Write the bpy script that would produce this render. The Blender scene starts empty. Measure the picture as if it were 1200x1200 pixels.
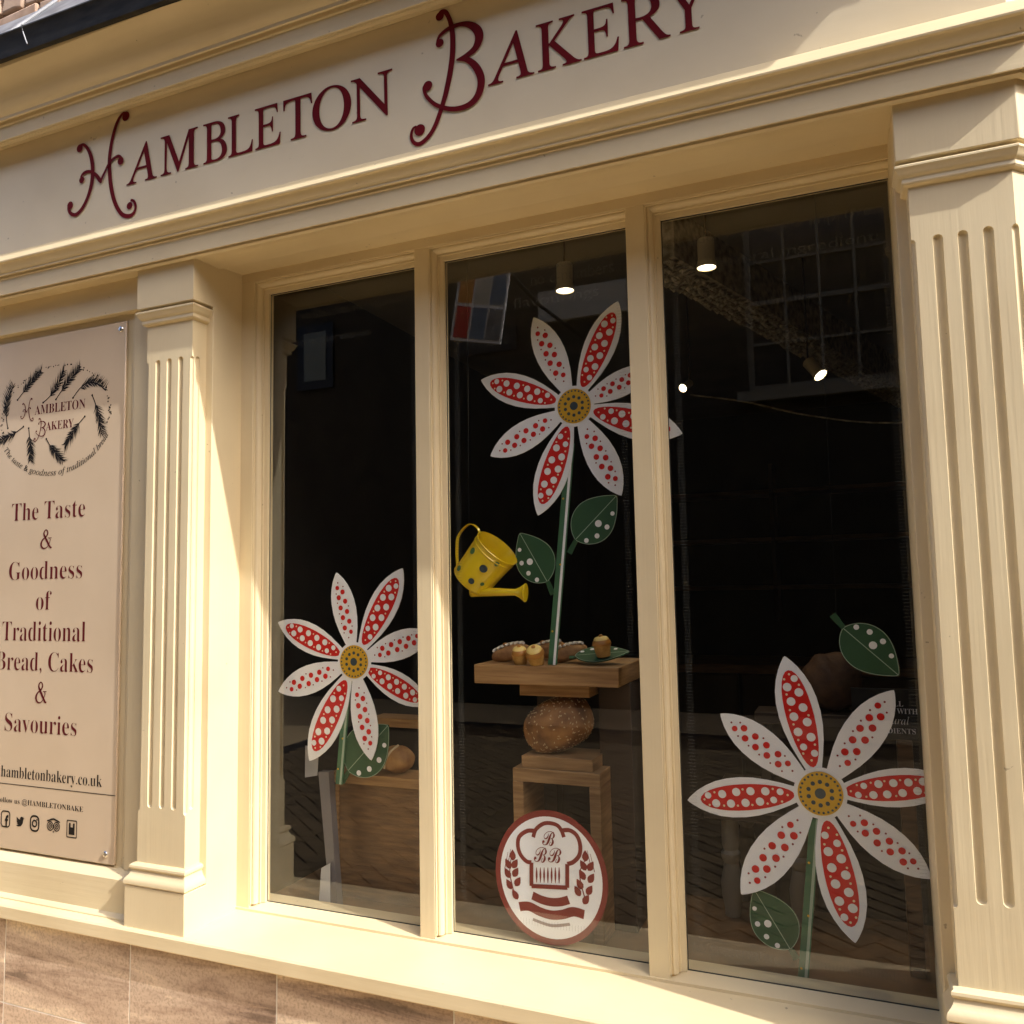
import bpy, bmesh, math, random
from mathutils import Vector, Matrix
random.seed(7)
S = bpy.context.scene
C = S.collection
PI = math.pi
R = math.radians

# ------------------------------------------------------------------ camera
cam = bpy.data.cameras.new('camera')
cam.sensor_width = 36.0
cam.lens = 36.0 * 952.0 / 1200.0
cam.clip_start = 0.05
cam.clip_end = 300.0
cam_o = bpy.data.objects.new('camera', cam)
C.objects.link(cam_o)
yaw, pit, rol = R(22.52), R(4.96), R(-1.10)
fwd = Vector((-math.sin(yaw) * math.cos(pit), math.cos(yaw) * math.cos(pit), math.sin(pit)))
rgt = Vector((math.cos(yaw), math.sin(yaw), 0))
upv = rgt.cross(fwd)
r2 = math.cos(rol) * rgt + math.sin(rol) * upv
u2 = -math.sin(rol) * rgt + math.cos(rol) * upv
cam_o.matrix_world = Matrix(((r2.x, u2.x, -fwd.x, 0), (r2.y, u2.y, -fwd.y, -2.2), (r2.z, u2.z, -fwd.z, 1.55), (0, 0, 0, 1)))
S.camera = cam_o

# ------------------------------------------------------------------ light
SUN = Vector((-4.3, 1.0, -3.85)).normalized()
elev = math.asin(-SUN.z)
W = bpy.data.worlds.new('World')
S.world = W
W.use_nodes = True
nt = W.node_tree
sky = nt.nodes.new('ShaderNodeTexSky')
sky.sky_type = 'NISHITA'
sky.sun_disc = False
sky.sun_elevation = elev
sky.sun_rotation = math.atan2(-SUN.x, -SUN.y)
sky.dust_density = 4.0
sky.air_density = 0.6
sky.ozone_density = 0.6
nt.links.new(sky.outputs[0], nt.nodes['Background'].inputs[0])
nt.nodes['Background'].inputs[1].default_value = 0.15
sl = bpy.data.lights.new('sun', 'SUN')
sl.energy = 2.0
sl.angle = R(0.5)
sl.color = (1.0, 0.98, 0.96)
so = bpy.data.objects.new('sun', sl)
C.objects.link(so)
so.rotation_euler = SUN.to_track_quat('-Z', 'Y').to_euler()
so.location = (6, -3, 8)
vs = S.view_settings
vs.view_transform = 'Standard'
vs.look = 'None'
vs.gamma = 1.0
vs.use_curve_mapping = False
vs.exposure = 1.42
S.cycles.use_denoising = True
S.cycles.max_bounces = 8
S.cycles.diffuse_bounces = 4
S.cycles.glossy_bounces = 3
S.cycles.transparent_max_bounces = 24
S.cycles.sample_clamp_indirect = 6.0

# ------------------------------------------------------------------ helpers
class MB:
    def __init__(s):
        s.v = []; s.f = []
    def add(s, vs_, fs):
        n = len(s.v); s.v += [tuple(p) for p in vs_]; s.f += [tuple(i + n for i in q) for q in fs]; return s
    def box(s, x0, x1, y0, y1, z0, z1):
        return s.add([(x0, y0, z0), (x1, y0, z0), (x1, y1, z0), (x0, y1, z0), (x0, y0, z1), (x1, y0, z1), (x1, y1, z1), (x0, y1, z1)],
                     [(0, 3, 2, 1), (4, 5, 6, 7), (0, 1, 5, 4), (1, 2, 6, 5), (2, 3, 7, 6), (3, 0, 4, 7)])
    def prism(s, poly, z0, z1):                       # plan polygon (x,y) raised in z
        n = len(poly)
        return s.add([(x, y, z0) for x, y in poly] + [(x, y, z1) for x, y in poly],
                     [tuple(range(n))[::-1], tuple(range(n, 2 * n))] + [(i, (i + 1) % n, n + (i + 1) % n, n + i) for i in range(n)])
    def plate(s, poly, y0, y1):                       # upright outline (x,z) with depth y0..y1
        n = len(poly)
        return s.add([(x, y0, z) for x, z in poly] + [(x, y1, z) for x, z in poly],
                     [tuple(range(n)), tuple(range(n, 2 * n))[::-1]] + [(i, n + i, n + (i + 1) % n, (i + 1) % n) for i in range(n)])
    def flat(s, poly, y):
        return s.add([(x, y, z) for x, z in poly], [tuple(range(len(poly)))])
    def disc(s, x, z, r, y, n=14, rx=None):
        return s.flat([(x + (rx or r) * math.cos(2 * PI * i / n), z + r * math.sin(2 * PI * i / n)) for i in range(n)], y)
    def ribbon(s, pts, y):                            # flat stroke, pts (x,z,half width)
        q = smooth(pts)
        vs_ = []; n = len(q)
        for i, (x, z, w) in enumerate(q):
            a = q[max(i - 1, 0)]; b = q[min(i + 1, n - 1)]
            dx, dz = b[0] - a[0], b[1] - a[1]; l = math.hypot(dx, dz) or 1
            vs_ += [(x - dz / l * w, y, z + dx / l * w), (x + dz / l * w, y, z - dx / l * w)]
        return s.add(vs_, [(2 * i, 2 * i + 1, 2 * i + 3, 2 * i + 2) for i in range(n - 1)])
    def tube(s, pts, r, n=10, closed=False):
        pts = [Vector(p) for p in pts]; m = len(pts); vs_ = []
        rs = r if isinstance(r, (list, tuple)) else [r] * m
        ref = Vector((0, 0, 1))
        for i, p in enumerate(pts):
            t = (pts[min(i + 1, m - 1)] - pts[max(i - 1, 0)]).normalized()
            if abs(t.dot(ref)) > .95: ref = Vector((0, 1, 0)) if abs(t.y) < .9 else Vector((1, 0, 0))
            a = t.cross(ref).normalized(); b = t.cross(a); ref = -b if False else ref
            for k in range(n):
                an = 2 * PI * k / n
                vs_.append(p + a * (rs[i] * math.cos(an)) + b * (rs[i] * math.sin(an)))
        fs = [(i * n + k, i * n + (k + 1) % n, (i + 1) * n + (k + 1) % n, (i + 1) * n + k) for i in range(m - 1) for k in range(n)]
        fs += [tuple(range(n))[::-1], tuple(range((m - 1) * n, m * n))]
        return s.add(vs_, fs)
    def lathe(s, prof, o=(0, 0, 0), axis=None, n=24):  # prof (r,h) along axis
        o = Vector(o); ax = Vector(axis or (0, 0, 1)).normalized()
        a = ax.orthogonal().normalized(); b = ax.cross(a); m = len(prof); vs_ = []
        for r_, h in prof:
            for k in range(n):
                an = 2 * PI * k / n
                vs_.append(o + ax * h + a * (r_ * math.cos(an)) + b * (r_ * math.sin(an)))
        fs = [(i * n + k, i * n + (k + 1) % n, (i + 1) * n + (k + 1) % n, (i + 1) * n + k) for i in range(m - 1) for k in range(n)]
        fs += [tuple(range(n))[::-1], tuple(range((m - 1) * n, m * n))]
        return s.add(vs_, fs)
    def sweep(s, path, prof):                         # moulding: closed profile (out,z) along plan path, outward on the right hand
        n = len(path); k = len(prof); vs_ = []
        for i in range(n):
            ds = []
            if i > 0: ds.append(Vector((path[i][0] - path[i - 1][0], path[i][1] - path[i - 1][1])).normalized())
            if i < n - 1: ds.append(Vector((path[i + 1][0] - path[i][0], path[i + 1][1] - path[i][1])).normalized())
            ns = [Vector((d.y, -d.x)) for d in ds]
            mv = ns[0] if len(ns) == 1 else (ns[0] + ns[1]) / (1 + ns[0].dot(ns[1]))
            for o_, z in prof:
                vs_.append((path[i][0] + mv.x * o_, path[i][1] + mv.y * o_, z))
        fs = [(i * k + j, i * k + (j + 1) % k, (i + 1) * k + (j + 1) % k, (i + 1) * k + j) for i in range(n - 1) for j in range(k)]
        fs += [tuple(range(k)), tuple(range((n - 1) * k, n * k))[::-1]]
        return s.add(vs_, fs)
    def mesh(s, name='m', sharp=35, fix=True):
        me = bpy.data.meshes.new(name)
        me.from_pydata(s.v, [], s.f)
        if fix:
            bm = bmesh.new(); bm.from_mesh(me)
            bmesh.ops.recalc_face_normals(bm, faces=bm.faces)
            bm.to_mesh(me); bm.free()
        if sharp:
            me.shade_smooth(); me.set_sharp_from_angle(angle=R(sharp))
        me.update()
        return me
    def build(s, name, mat, parent=None, sharp=35, bevel=0, fix=True, mat2=None):
        me = s.mesh(name, sharp, fix)
        return link(name, me, mat, parent, bevel)

def link(name, me, mat, parent=None, bevel=0):
    o = bpy.data.objects.new(name, me)
    C.objects.link(o)
    if mat and not me.materials: me.materials.append(mat)
    if parent: o.parent = parent
    if bevel:
        m = o.modifiers.new('bevel', 'BEVEL'); m.width = bevel; m.segments = 2; m.limit_method = 'ANGLE'; m.angle_limit = R(40)
    return o

def empty(name, loc=(0, 0, 0)):
    o = bpy.data.objects.new(name, None); C.objects.link(o); o.empty_display_size = .05
    return o
def tag(o, label, cat, group=None):
    o['label'] = label; o['category'] = cat
    if group: o['group'] = group
    return o
def struct(o): o['kind'] = 'structure'; return o
def stuff(o): o['kind'] = 'stuff'; return o

def smooth(pts, k=6):
    out = []; n = len(pts)
    for i in range(n - 1):
        p0, p1, p2, p3 = pts[max(i - 1, 0)], pts[i], pts[i + 1], pts[min(i + 2, n - 1)]
        for j in range(k):
            t = j / k
            out.append(tuple(.5 * (2 * b + (c - a) * t + (2 * a - 5 * b + 4 * c - d) * t * t + (3 * b - a - 3 * c + d) * t ** 3) for a, b, c, d in zip(p0, p1, p2, p3)))
    out.append(tuple(pts[-1]))
    return out

def serif(t, style='bold'):
    o = ''
    for c in t:
        if style == 'bold':
            if 'A' <= c <= 'Z': c = chr(0x1D400 + ord(c) - 65)
            elif 'a' <= c <= 'z': c = chr(0x1D41A + ord(c) - 97)
            elif '0' <= c <= '9': c = chr(0x1D7CE + ord(c) - 48)
        elif style == 'italic':
            if 'A' <= c <= 'Z': c = chr(0x1D434 + ord(c) - 65)
            elif 'a' <= c <= 'z': c = '\u210e' if c == 'h' else chr(0x1D44E + ord(c) - 97)
        elif style == 'script':
            if 'A' <= c <= 'Z': c = chr(0x1D4D0 + ord(c) - 65)
            elif 'a' <= c <= 'z': c = chr(0x1D4EA + ord(c) - 97)
        o += c
    return o
def glyphs(t, style='bold', thin=0.0, res=5, space=1.0):
    """flat outline of a text: list of (x,y) verts and faces"""
    c = bpy.data.curves.new('txt', 'FONT'); c.body = serif(t, style) if style else t
    c.size = 1; c.offset = thin; c.resolution_u = res; c.space_character = space; c.fill_mode = 'FRONT'
    o = bpy.data.objects.new('txt', c); C.objects.link(o)
    me = bpy.data.meshes.new_from_object(o)
    v = [(p.co.x, p.co.y) for p in me.vertices]; f = [tuple(q.vertices) for q in me.polygons]
    bpy.data.objects.remove(o); bpy.data.curves.remove(c); bpy.data.meshes.remove(me)
    return v, f
def upright(t, thin=.004):
    v, f = glyphs(t, 'italic', thin, 8)
    return [(x - y * .285, y) for x, y in v], f
CAPH = .69
def put_text(mb, t, x0, x1, zb, cap, y, style='bold', thin=0.0, space=1.0, capu=None):
    v, f = glyphs(t, style, thin, space=space)
    a = min(p[0] for p in v); b = max(p[0] for p in v)
    k = cap / (capu or CAPH)
    mb.add([(x0 + (p[0] - a) / (b - a) * (x1 - x0), y, zb + p[1] * k) for p in v], f)
    return mb

# ------------------------------------------------------------------ materials
def mat(name, col, rough=.5, spec=.5, metal=0, coat=0):
    m = bpy.data.materials.new(name); m.use_nodes = True
    b = m.node_tree.nodes['Principled BSDF']
    b.inputs['Base Color'].default_value = (*col, 1); b.inputs['Roughness'].default_value = rough
    b.inputs['Specular IOR Level'].default_value = spec; b.inputs['Metallic'].default_value = metal
    b.inputs['Coat Weight'].default_value = coat
    return m
def vary(m, col, dark, scale=3.0, stretch=(1, 1, 1), bump=0.0, bscale=40.0, bstretch=(1, 1, 1), detail=5, lo=.35, hi=.7, speck=None):
    """colour wanders between two tones of the same paint or stone; fine relief by bump"""
    t = m.node_tree; b = t.nodes['Principled BSDF']; N = t.nodes.new; L = t.links.new
    tc = N('ShaderNodeTexCoord'); mp = N('ShaderNodeMapping'); mp.inputs['Scale'].default_value = stretch
    L(tc.outputs['Object'], mp.inputs[0])
    n = N('ShaderNodeTexNoise'); n.inputs['Scale'].default_value = scale; n.inputs['Detail'].default_value = detail
    L(mp.outputs[0], n.inputs['Vector'])
    r = N('ShaderNodeValToRGB'); r.color_ramp.elements[0].position = lo; r.color_ramp.elements[1].position = hi
    r.color_ramp.elements[0].color = (*dark, 1); r.color_ramp.elements[1].color = (*col, 1)
    L(n.outputs[0], r.inputs[0])
    out = r.outputs[0]
    if speck:
        n3 = N('ShaderNodeTexNoise'); n3.inputs['Scale'].default_value = speck[0]; n3.inputs['Detail'].default_value = 3
        L(tc.outputs['Object'], n3.inputs['Vector'])
        r3 = N('ShaderNodeValToRGB'); r3.color_ramp.elements[0].position = speck[1]; r3.color_ramp.elements[1].position = speck[1] + .03
        r3.color_ramp.elements[0].color = (0, 0, 0, 1); r3.color_ramp.elements[1].color = (1, 1, 1, 1)
        L(n3.outputs[0], r3.inputs[0])
        mx = N('ShaderNodeMix'); mx.data_type = 'RGBA'
        L(r3.outputs[0], mx.inputs[0]); L(out, mx.inputs[6]); mx.inputs[7].default_value = (*speck[2], 1)
        out = mx.outputs[2]
    L(out, b.inputs['Base Color'])
    if bump:
        mp2 = N('ShaderNodeMapping'); mp2.inputs['Scale'].default_value = bstretch; L(tc.outputs['Object'], mp2.inputs[0])
        n2 = N('ShaderNodeTexNoise'); n2.inputs['Scale'].default_value = bscale; n2.inputs['Detail'].default_value = 4; L(mp2.outputs[0], n2.inputs['Vector'])
        bp = N('ShaderNodeBump'); bp.inputs['Strength'].default_value = bump; bp.inputs['Distance'].default_value = .002
        L(n2.outputs[0], bp.inputs['Height']); L(bp.outputs[0], b.inputs['Normal'])
    return m

CREAM = (.745, .62, .385)
M = {}
M['paint_h'] = vary(mat('cream_paint', CREAM, .42), CREAM, (.675, .55, .33), 3.2, (1, 1, 1), .35, 60, (.08, 1, 1.6), speck=(48, .735, (.42, .33, .2)))
M['paint_v'] = vary(mat('cream_paint_upright', CREAM, .45), CREAM, (.685, .56, .34), 3.4, (1, 1, 1), .3, 70, (1.6, 1.6, .05), speck=(44, .745, (.42, .33, .2)))
M['fascia'] = vary(mat('fascia_paint', (.78, .70, .52), .38), (.755, .645, .44), (.685, .575, .38), 2.6, (1, 1, 1.4), .15, 50, (.1, 1, 1.2), speck=(38, .74, (.48, .39, .25)))
M['red'] = vary(mat('maroon_paint', (.14, .003, .006), .6, .12), (.15, .0035, .0065), (.11, .0025, .005), 14)
M['signboard'] = vary(mat('sign_laminate', (.66, .50, .345), .24), (.65, .51, .35), (.59, .455, .305), 3, speck=(70, .77, (.7, .6, .48)))
M['signred'] = mat('sign_maroon', (.11, .006, .009), .6, .15)
M['ink'] = mat('sign_black', (.012, .009, .007), .6, .15)
M['screw'] = mat('screw_steel', (.72, .7, .66), .25, metal=1)
M['lead'] = vary(mat('lead_sheet', (.2, .21, .23), .45), (.30, .31, .33), (.13, .135, .145), 9, bump=.5, bscale=14)
M['gutter'] = vary(mat('black_gutter', (.012, .012, .012), .6, .25), (.026, .024, .021), (.007, .007, .006), 10, (1, 1, 4), .5, 30)
M['mortar'] = vary(mat('mortar', (.5, .42, .33), .9), (.52, .44, .34), (.4, .33, .25), 12, bump=.8, bscale=60)
M['stone'] = vary(mat('buff_stone', (.5, .36, .25), .9), (.60, .45, .33), (.33, .21, .14), 7, bump=1.0, bscale=35)
M['grout'] = mat('pale_grout', (.72, .68, .58), .8)
M['putty'] = mat('putty_line', (.04, .036, .028), .6)

def travertine():
    m = mat('travertine_tile', (.4, .3, .22), .35); t = m.node_tree; N = t.nodes.new; L = t.links.new; b = t.nodes['Principled BSDF']
    tc = N('ShaderNodeTexCoord'); oi = N('ShaderNodeObjectInfo')
    sc_ = N('ShaderNodeVectorMath'); sc_.operation = 'SCALE'; sc_.inputs[0].default_value = (7, 3, 5); L(oi.outputs['Random'], sc_.inputs[3])
    ad = N('ShaderNodeVectorMath'); L(tc.outputs['Object'], ad.inputs[0]); L(sc_.outputs[0], ad.inputs[1])
    mp = N('ShaderNodeMapping'); mp.inputs['Rotation'].default_value = (0, R(40), 0); mp.inputs['Scale'].default_value = (.8, 1, 7); L(ad.outputs[0], mp.inputs[0])
    n = N('ShaderNodeTexNoise'); n.inputs['Scale'].default_value = 1.5; n.inputs['Detail'].default_value = 9; n.inputs['Roughness'].default_value = .62; n.inputs['Distortion'].default_value = .8
    L(mp.outputs[0], n.inputs['Vector'])
    r = N('ShaderNodeValToRGB'); e = r.color_ramp.elements
    e[0].position = .36; e[0].color = (.19, .125, .09, 1); e[1].position = .66; e[1].color = (.78, .63, .45, 1)
    for p, c in ((.43, (.40, .28, .20)), (.5, (.52, .385, .28)), (.58, (.62, .475, .35))):
        q = e.new(p); q.color = (*c, 1)
    L(n.outputs[0], r.inputs[0])
    n2 = N('ShaderNodeTexNoise'); n2.inputs['Scale'].default_value = 130; n2.inputs['Detail'].default_value = 4; L(tc.outputs['Object'], n2.inputs['Vector'])
    r2_ = N('ShaderNodeValToRGB'); r2_.color_ramp.elements[0].position = .3; r2_.color_ramp.elements[0].color = (.62, .58, .55, 1); r2_.color_ramp.elements[1].position = .55; r2_.color_ramp.elements[1].color = (1, 1, 1, 1)
    L(n2.outputs[0], r2_.inputs[0])
    mx = N('ShaderNodeMix'); mx.data_type = 'RGBA'; mx.blend_type = 'MULTIPLY'; mx.inputs[0].default_value = .8
    L(r.outputs[0], mx.inputs[6]); L(r2_.outputs[0], mx.inputs[7]); L(mx.outputs[2], b.inputs['Base Color'])
    return m
M['tile'] = travertine()

def glass():
    m = bpy.data.materials.new('window_glass'); m.use_nodes = True; t = m.node_tree; t.nodes.clear(); N = t.nodes.new; L = t.links.new
    out = N('ShaderNodeOutputMaterial'); mix = N('ShaderNodeMixShader'); tr = N('ShaderNodeBsdfTransparent'); gl = N('ShaderNodeBsdfGlossy')
    tr.inputs[0].default_value = (.985, .99, .98, 1); gl.inputs['Roughness'].default_value = 0.0; gl.inputs[0].default_value = (1, 1, 1, 1)
    fr = N('ShaderNodeFresnel'); fr.inputs[0].default_value = 1.5
    ge = N('ShaderNodeNewGeometry'); inv = N('ShaderNodeMath'); inv.operation = 'SUBTRACT'; inv.inputs[0].default_value = 1.0; L(ge.outputs['Backfacing'], inv.inputs[1])
    mu = N('ShaderNodeMath'); mu.operation = 'MULTIPLY'; L(fr.outputs[0], mu.inputs[0]); L(inv.outputs[0], mu.inputs[1])
    m2 = N('ShaderNodeMath'); m2.operation = 'MULTIPLY'; m2.use_clamp = True; m2.inputs[1].default_value = 1.7; L(mu.outputs[0], m2.inputs[0]); mu = m2   # double glazed unit: four surfaces reflect
    L(mu.outputs[0], mix.inputs[0]); L(tr.outputs[0], mix.inputs[1]); L(gl.outputs[0], mix.inputs[2]); L(mix.outputs[0], out.inputs[0])
    return m
M['glass'] = glass()
def frost(name, a, col=(.8, .82, .78)):
    m = bpy.data.materials.new(name); m.use_nodes = True; t = m.node_tree; b = t.nodes['Principled BSDF']
    b.inputs['Base Color'].default_value = (*col, 1); b.inputs['Roughness'].default_value = .6; b.inputs['Alpha'].default_value = a
    return m
M['etch'] = frost('etched_vinyl', .09)
M['etch2'] = frost('etched_lettering', .075)
M['white'] = mat('white_card', (.90, .90, .91), .55)
M['spotred'] = mat('red_print', (.64, .014, .010), .55, .25)
M['dotred'] = mat('dark_red_print', (.25, .012, .012), .5)
M['cardwhite'] = mat('white_print', (.88, .87, .86), .5)
M['cream_dot'] = mat('cream_print', (.85, .74, .5), .5)
M['yellow'] = mat('yellow_print', (.70, .40, .015), .5)
M['slate'] = mat('slate_blue_print', (.035, .06, .075), .5)
M['leaf'] = mat('green_card', (.022, .085, .032), .55)
M['stemgreen'] = mat('stem_green', (.05, .15, .07), .5)
M['rib'] = mat('pale_green_line', (.35, .45, .33), .5)
M['can'] = vary(mat('yellow_tin', (.72, .52, .01), .3, .5, coat=.3), (.86, .63, .012), (.74, .52, .008), 12)
M['cangreen'] = mat('can_green_spot', (.06, .16, .05), .4)
M['oak'] = vary(mat('oak', (.36, .2, .085), .5), (.46, .27, .115), (.26, .135, .05), 6, (1.0, 1.0, 14), .4, 30, (1, 1, 20))
M['oakdark'] = vary(mat('brown_oak', (.2, .1, .04), .5), (.25, .13, .05), (.13, .065, .025), 6, (1.5, 1.5, 12), .3, 30, (1, 1, 20))
M['crust'] = vary(mat('bread_crust', (.2, .085, .025), .65), (.42, .20, .062), (.13, .05, .014), 14, bump=1.0, bscale=90)
M['crust2'] = vary(mat('pale_crust', (.4, .22, .08), .65), (.48, .27, .1), (.26, .12, .04), 22, bump=.8, bscale=90)
M['umber'] = mat('dark_umber_wood', (.045, .026, .014), .6)
M['crust3'] = vary(mat('dark_crust', (.1, .045, .018), .7), (.12, .055, .02), (.05, .02, .008), 16, bump=1.0, bscale=90)
M['cardgrey'] = mat('grey_card', (.42, .42, .43), .6)
M['flour'] = mat('flour_slash', (.62, .5, .32), .8)
M['seed'] = mat('sesame_seed', (.66, .5, .28), .55)
M['sponge'] = vary(mat('sponge_cake', (.52, .3, .08), .75), (.58, .35, .1), (.42, .22, .05), 40, bump=.8, bscale=150)
M['icing'] = mat('white_icing', (.82, .78, .72), .35)
M['icing_y'] = mat('lemon_icing', (.85, .62, .2), .35)
M['nut'] = mat('toffee_nut', (.42, .18, .03), .4)
M['greybar'] = mat('grey_bar_finish', (.15, .14, .15), .5)
M['black'] = mat('black_panel', (.01, .01, .011), .4)
M['lampbody'] = mat('lamp_body', (.74, .64, .44), .35)
M['legcream'] = mat('cream_table_leg', (.30, .26, .18), .5)
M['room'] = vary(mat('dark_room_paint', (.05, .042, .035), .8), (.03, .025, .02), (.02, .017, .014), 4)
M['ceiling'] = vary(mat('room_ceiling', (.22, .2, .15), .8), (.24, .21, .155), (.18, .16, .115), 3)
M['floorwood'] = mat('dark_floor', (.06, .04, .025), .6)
M['plaster'] = vary(mat('rough_plaster', (.4, .35, .25), .9), (.66, .58, .42), (.25, .21, .15), 30, bump=1, bscale=60)
def emit(name, col, st):
    m = bpy.data.materials.new(name); m.use_nodes = True; b = m.node_tree.nodes['Principled BSDF']
    b.inputs['Emission Color'].default_value = (*col, 1); b.inputs['Emission Strength'].default_value = st; b.inputs['Base Color'].default_value = (*col, 1)
    return m
M['lamp'] = emit('lit_lamp_face', (1, .86, .6), 2.6)
M['paver'] = vary(mat('block_paver', (.3, .22, .16), .85), (.165, .115, .055), (.09, .062, .03), 5, bump=.6, bscale=60)
M['bounce_flag'] = vary(mat('buff_bounce_slab', (.52, .4, .25), .85), (.62, .465, .26), (.54, .40, .22), 3, bump=.5, bscale=30)  # pale stone of the added footway, bright for its bounce light
M['joint'] = mat('paving_joint', (.012, .009, .006), .95)
M['ground'] = vary(mat('paved_ground', (.3, .24, .18), .9), (.48, .36, .20), (.41, .305, .165), 2)
M['oppstone'] = vary(mat('brown_stone_wall', (.17, .13, .085), .9), (.062, .049, .03), (.032, .025, .015), 4, bump=.6, bscale=20)
M['sash'] = mat('white_sash_paint', (.27, .25, .19), .5)
M['darkglass'] = mat('dark_glass', (.015, .017, .018), .08)
M['pale'] = mat('pale_render', (.62, .58, .48), .7)
M['orange'] = mat('orange_sign', (.7, .3, .05), .5); M['signblue'] = mat('blue_sign', (.15, .22, .32), .5); M['signred2'] = mat('red_sign', (.6, .03, .02), .5)

# ------------------------------------------------------------------ measured outlines (metres on their own planes)
FASCIA=[('A', -2.1965, -2.0601), ('M', -2.047, -1.8829), ('B', -1.8652, -1.7657), ('L', -1.7633, -1.663), ('E', -1.6563, -1.5556), ('T', -1.5469, -1.4382), ('O', -1.4382, -1.2989), ('N', -1.3001, -1.1581), ('A', -0.8545, -0.7174), ('K', -0.7112, -0.5846), ('E', -0.5818, -0.4829), ('R', -0.4748, -0.3506), ('Y', -0.3657, -0.2555)]
SWASH_H=[([(-2.2091, 3.1747, 0.0026), (-2.2235, 3.1732, 0.0041), (-2.2459, 3.149, 0.0057), (-2.2661, 3.0977, 0.0062), (-2.2764, 3.0439, 0.0067), (-2.2777, 3.0035, 0.0069), (-2.2711, 2.9411, 0.0071), (-2.2575, 2.8877, 0.0068), (-2.2384, 2.8462, 0.0063), (-2.2127, 2.8145, 0.006), (-2.1832, 2.8028, 0.006), (-2.1609, 2.8093, 0.005), (-2.1525, 2.8289, 0.0045), (-2.1608, 2.8504, 0.004), (-2.1764, 2.857, 0.0035)], [(-2.2061, 3.1607, 0.0138), (-2.1797, 2.8383, 0.0105)]), ([(-2.4205, 3.1071, 0.0026), (-2.4031, 3.1052, 0.0042), (-2.3817, 3.0836, 0.0052), (-2.3641, 3.0485, 0.0068), (-2.3558, 3.0055, 0.0073), (-2.3582, 2.9598, 0.0072), (-2.3742, 2.9119, 0.0062), (-2.4015, 2.8739, 0.0057), (-2.4318, 2.8568, 0.0057), (-2.4579, 2.8671, 0.0052), (-2.4698, 2.8876, 0.0042), (-2.4662, 2.9009, 0.0031)], [(-2.4215, 3.0959, 0.0121), (-2.4604, 2.8961, 0.0115)]), ([(-2.4126, 2.9869, 0.0026), (-2.4026, 2.9972, 0.0042), (-2.3856, 3.0017, 0.0047), (-2.3616, 2.9964, 0.0047), (-2.3386, 2.9801, 0.0052), (-2.3217, 2.9596, 0.0062), (-2.3119, 2.9458, 0.0026)], [(-2.4067, 2.9769, 0.0099)]), ([(-2.3146, 2.9464, 0.0021), (-2.3078, 2.9643, 0.0041), (-2.2957, 2.982, 0.0041), (-2.2779, 3.0076, 0.0041), (-2.2551, 3.0213, 0.0041), (-2.2334, 3.024, 0.0046), (-2.2187, 3.013, 0.0036)], [(-2.2236, 3.0046, 0.0112)])]
SWASH_B=[([(-1.0065, 3.164, 0.0043), (-0.995, 3.1717, 0.0064), (-0.9815, 3.1659, 0.0064), (-0.9696, 3.1401, 0.0064), (-0.9621, 3.1038, 0.0076), (-0.9609, 3.0568, 0.008), (-0.9657, 3.0074, 0.0084), (-0.9786, 2.9476, 0.008), (-0.9955, 2.8931, 0.0071), (-1.0187, 2.84, 0.0067), (-1.0427, 2.81, 0.0063), (-1.0703, 2.7967, 0.0059), (-1.0896, 2.8063, 0.0051), (-1.0968, 2.8271, 0.0047), (-1.0906, 2.8468, 0.0038), (-1.079, 2.8504, 0.0034)], [(-1.0006, 3.1597, 0.0124), (-1.069, 2.8374, 0.0161)]), ([(-1.0107, 3.0816, 0.0026), (-1.0074, 3.0914, 0.0038), (-0.9982, 3.1037, 0.0047), (-0.9709, 3.1149, 0.0059), (-0.9351, 3.1162, 0.0063), (-0.9043, 3.1045, 0.0096), (-0.8836, 3.0829, 0.0121), (-0.8787, 3.0585, 0.0121), (-0.8914, 3.0328, 0.0096), (-0.9188, 3.0188, 0.0071), (-0.9499, 3.0136, 0.0025)], [(-1.0017, 3.079, 0.0119)]), ([(-0.9499, 3.0136, 0.0021), (-0.919, 3.0071, 0.0071), (-0.8931, 2.9824, 0.0095), (-0.8772, 2.9498, 0.0107), (-0.8751, 2.9202, 0.0107), (-0.8869, 2.8903, 0.0099), (-0.9124, 2.8728, 0.0083), (-0.9476, 2.8701, 0.0071), (-0.9831, 2.8799, 0.0063), (-1.0189, 2.9011, 0.0055), (-1.045, 2.9311, 0.0051), (-1.0539, 2.9568, 0.0043), (-1.0501, 2.9665, 0.003)], [(-1.041, 2.9615, 0.014)])]
FLOWER=[((-1.5059, 1.3033), 0.07, [(-1.3262, 1.602), (-1.5697, 1.5938), (-1.8048, 1.4309), (-1.8032, 1.199), (-1.684, 0.9753), (-1.4439, 0.9935), (-1.2323, 1.1759), (-1.2177, 1.397)]), ((-0.7537, 2.0821), 0.13, [(-0.6051, 2.3854), (-0.878, 2.3764), (-1.0669, 2.2003), (-1.0326, 1.9487), (-0.8811, 1.754), (-0.6142, 1.799), (-0.4296, 1.969), (-0.5008, 2.1735)]), ((-0.1017, 0.9976), 0.07, [(-0.1739, 1.3431), (-0.3438, 1.188), (-0.4421, 0.9515), (-0.3089, 0.7243), (-0.0374, 0.6379), (0.1422, 0.8141), (0.2075, 1.0432), (0.0839, 1.263)])]
STEM=[[(-1.5369, 1.2345), (-1.5703, 0.9085)], [(-0.7721, 1.9686), (-0.8468, 1.3006)], [(-0.1181, 0.93), (-0.1699, 0.4906)]]
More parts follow.
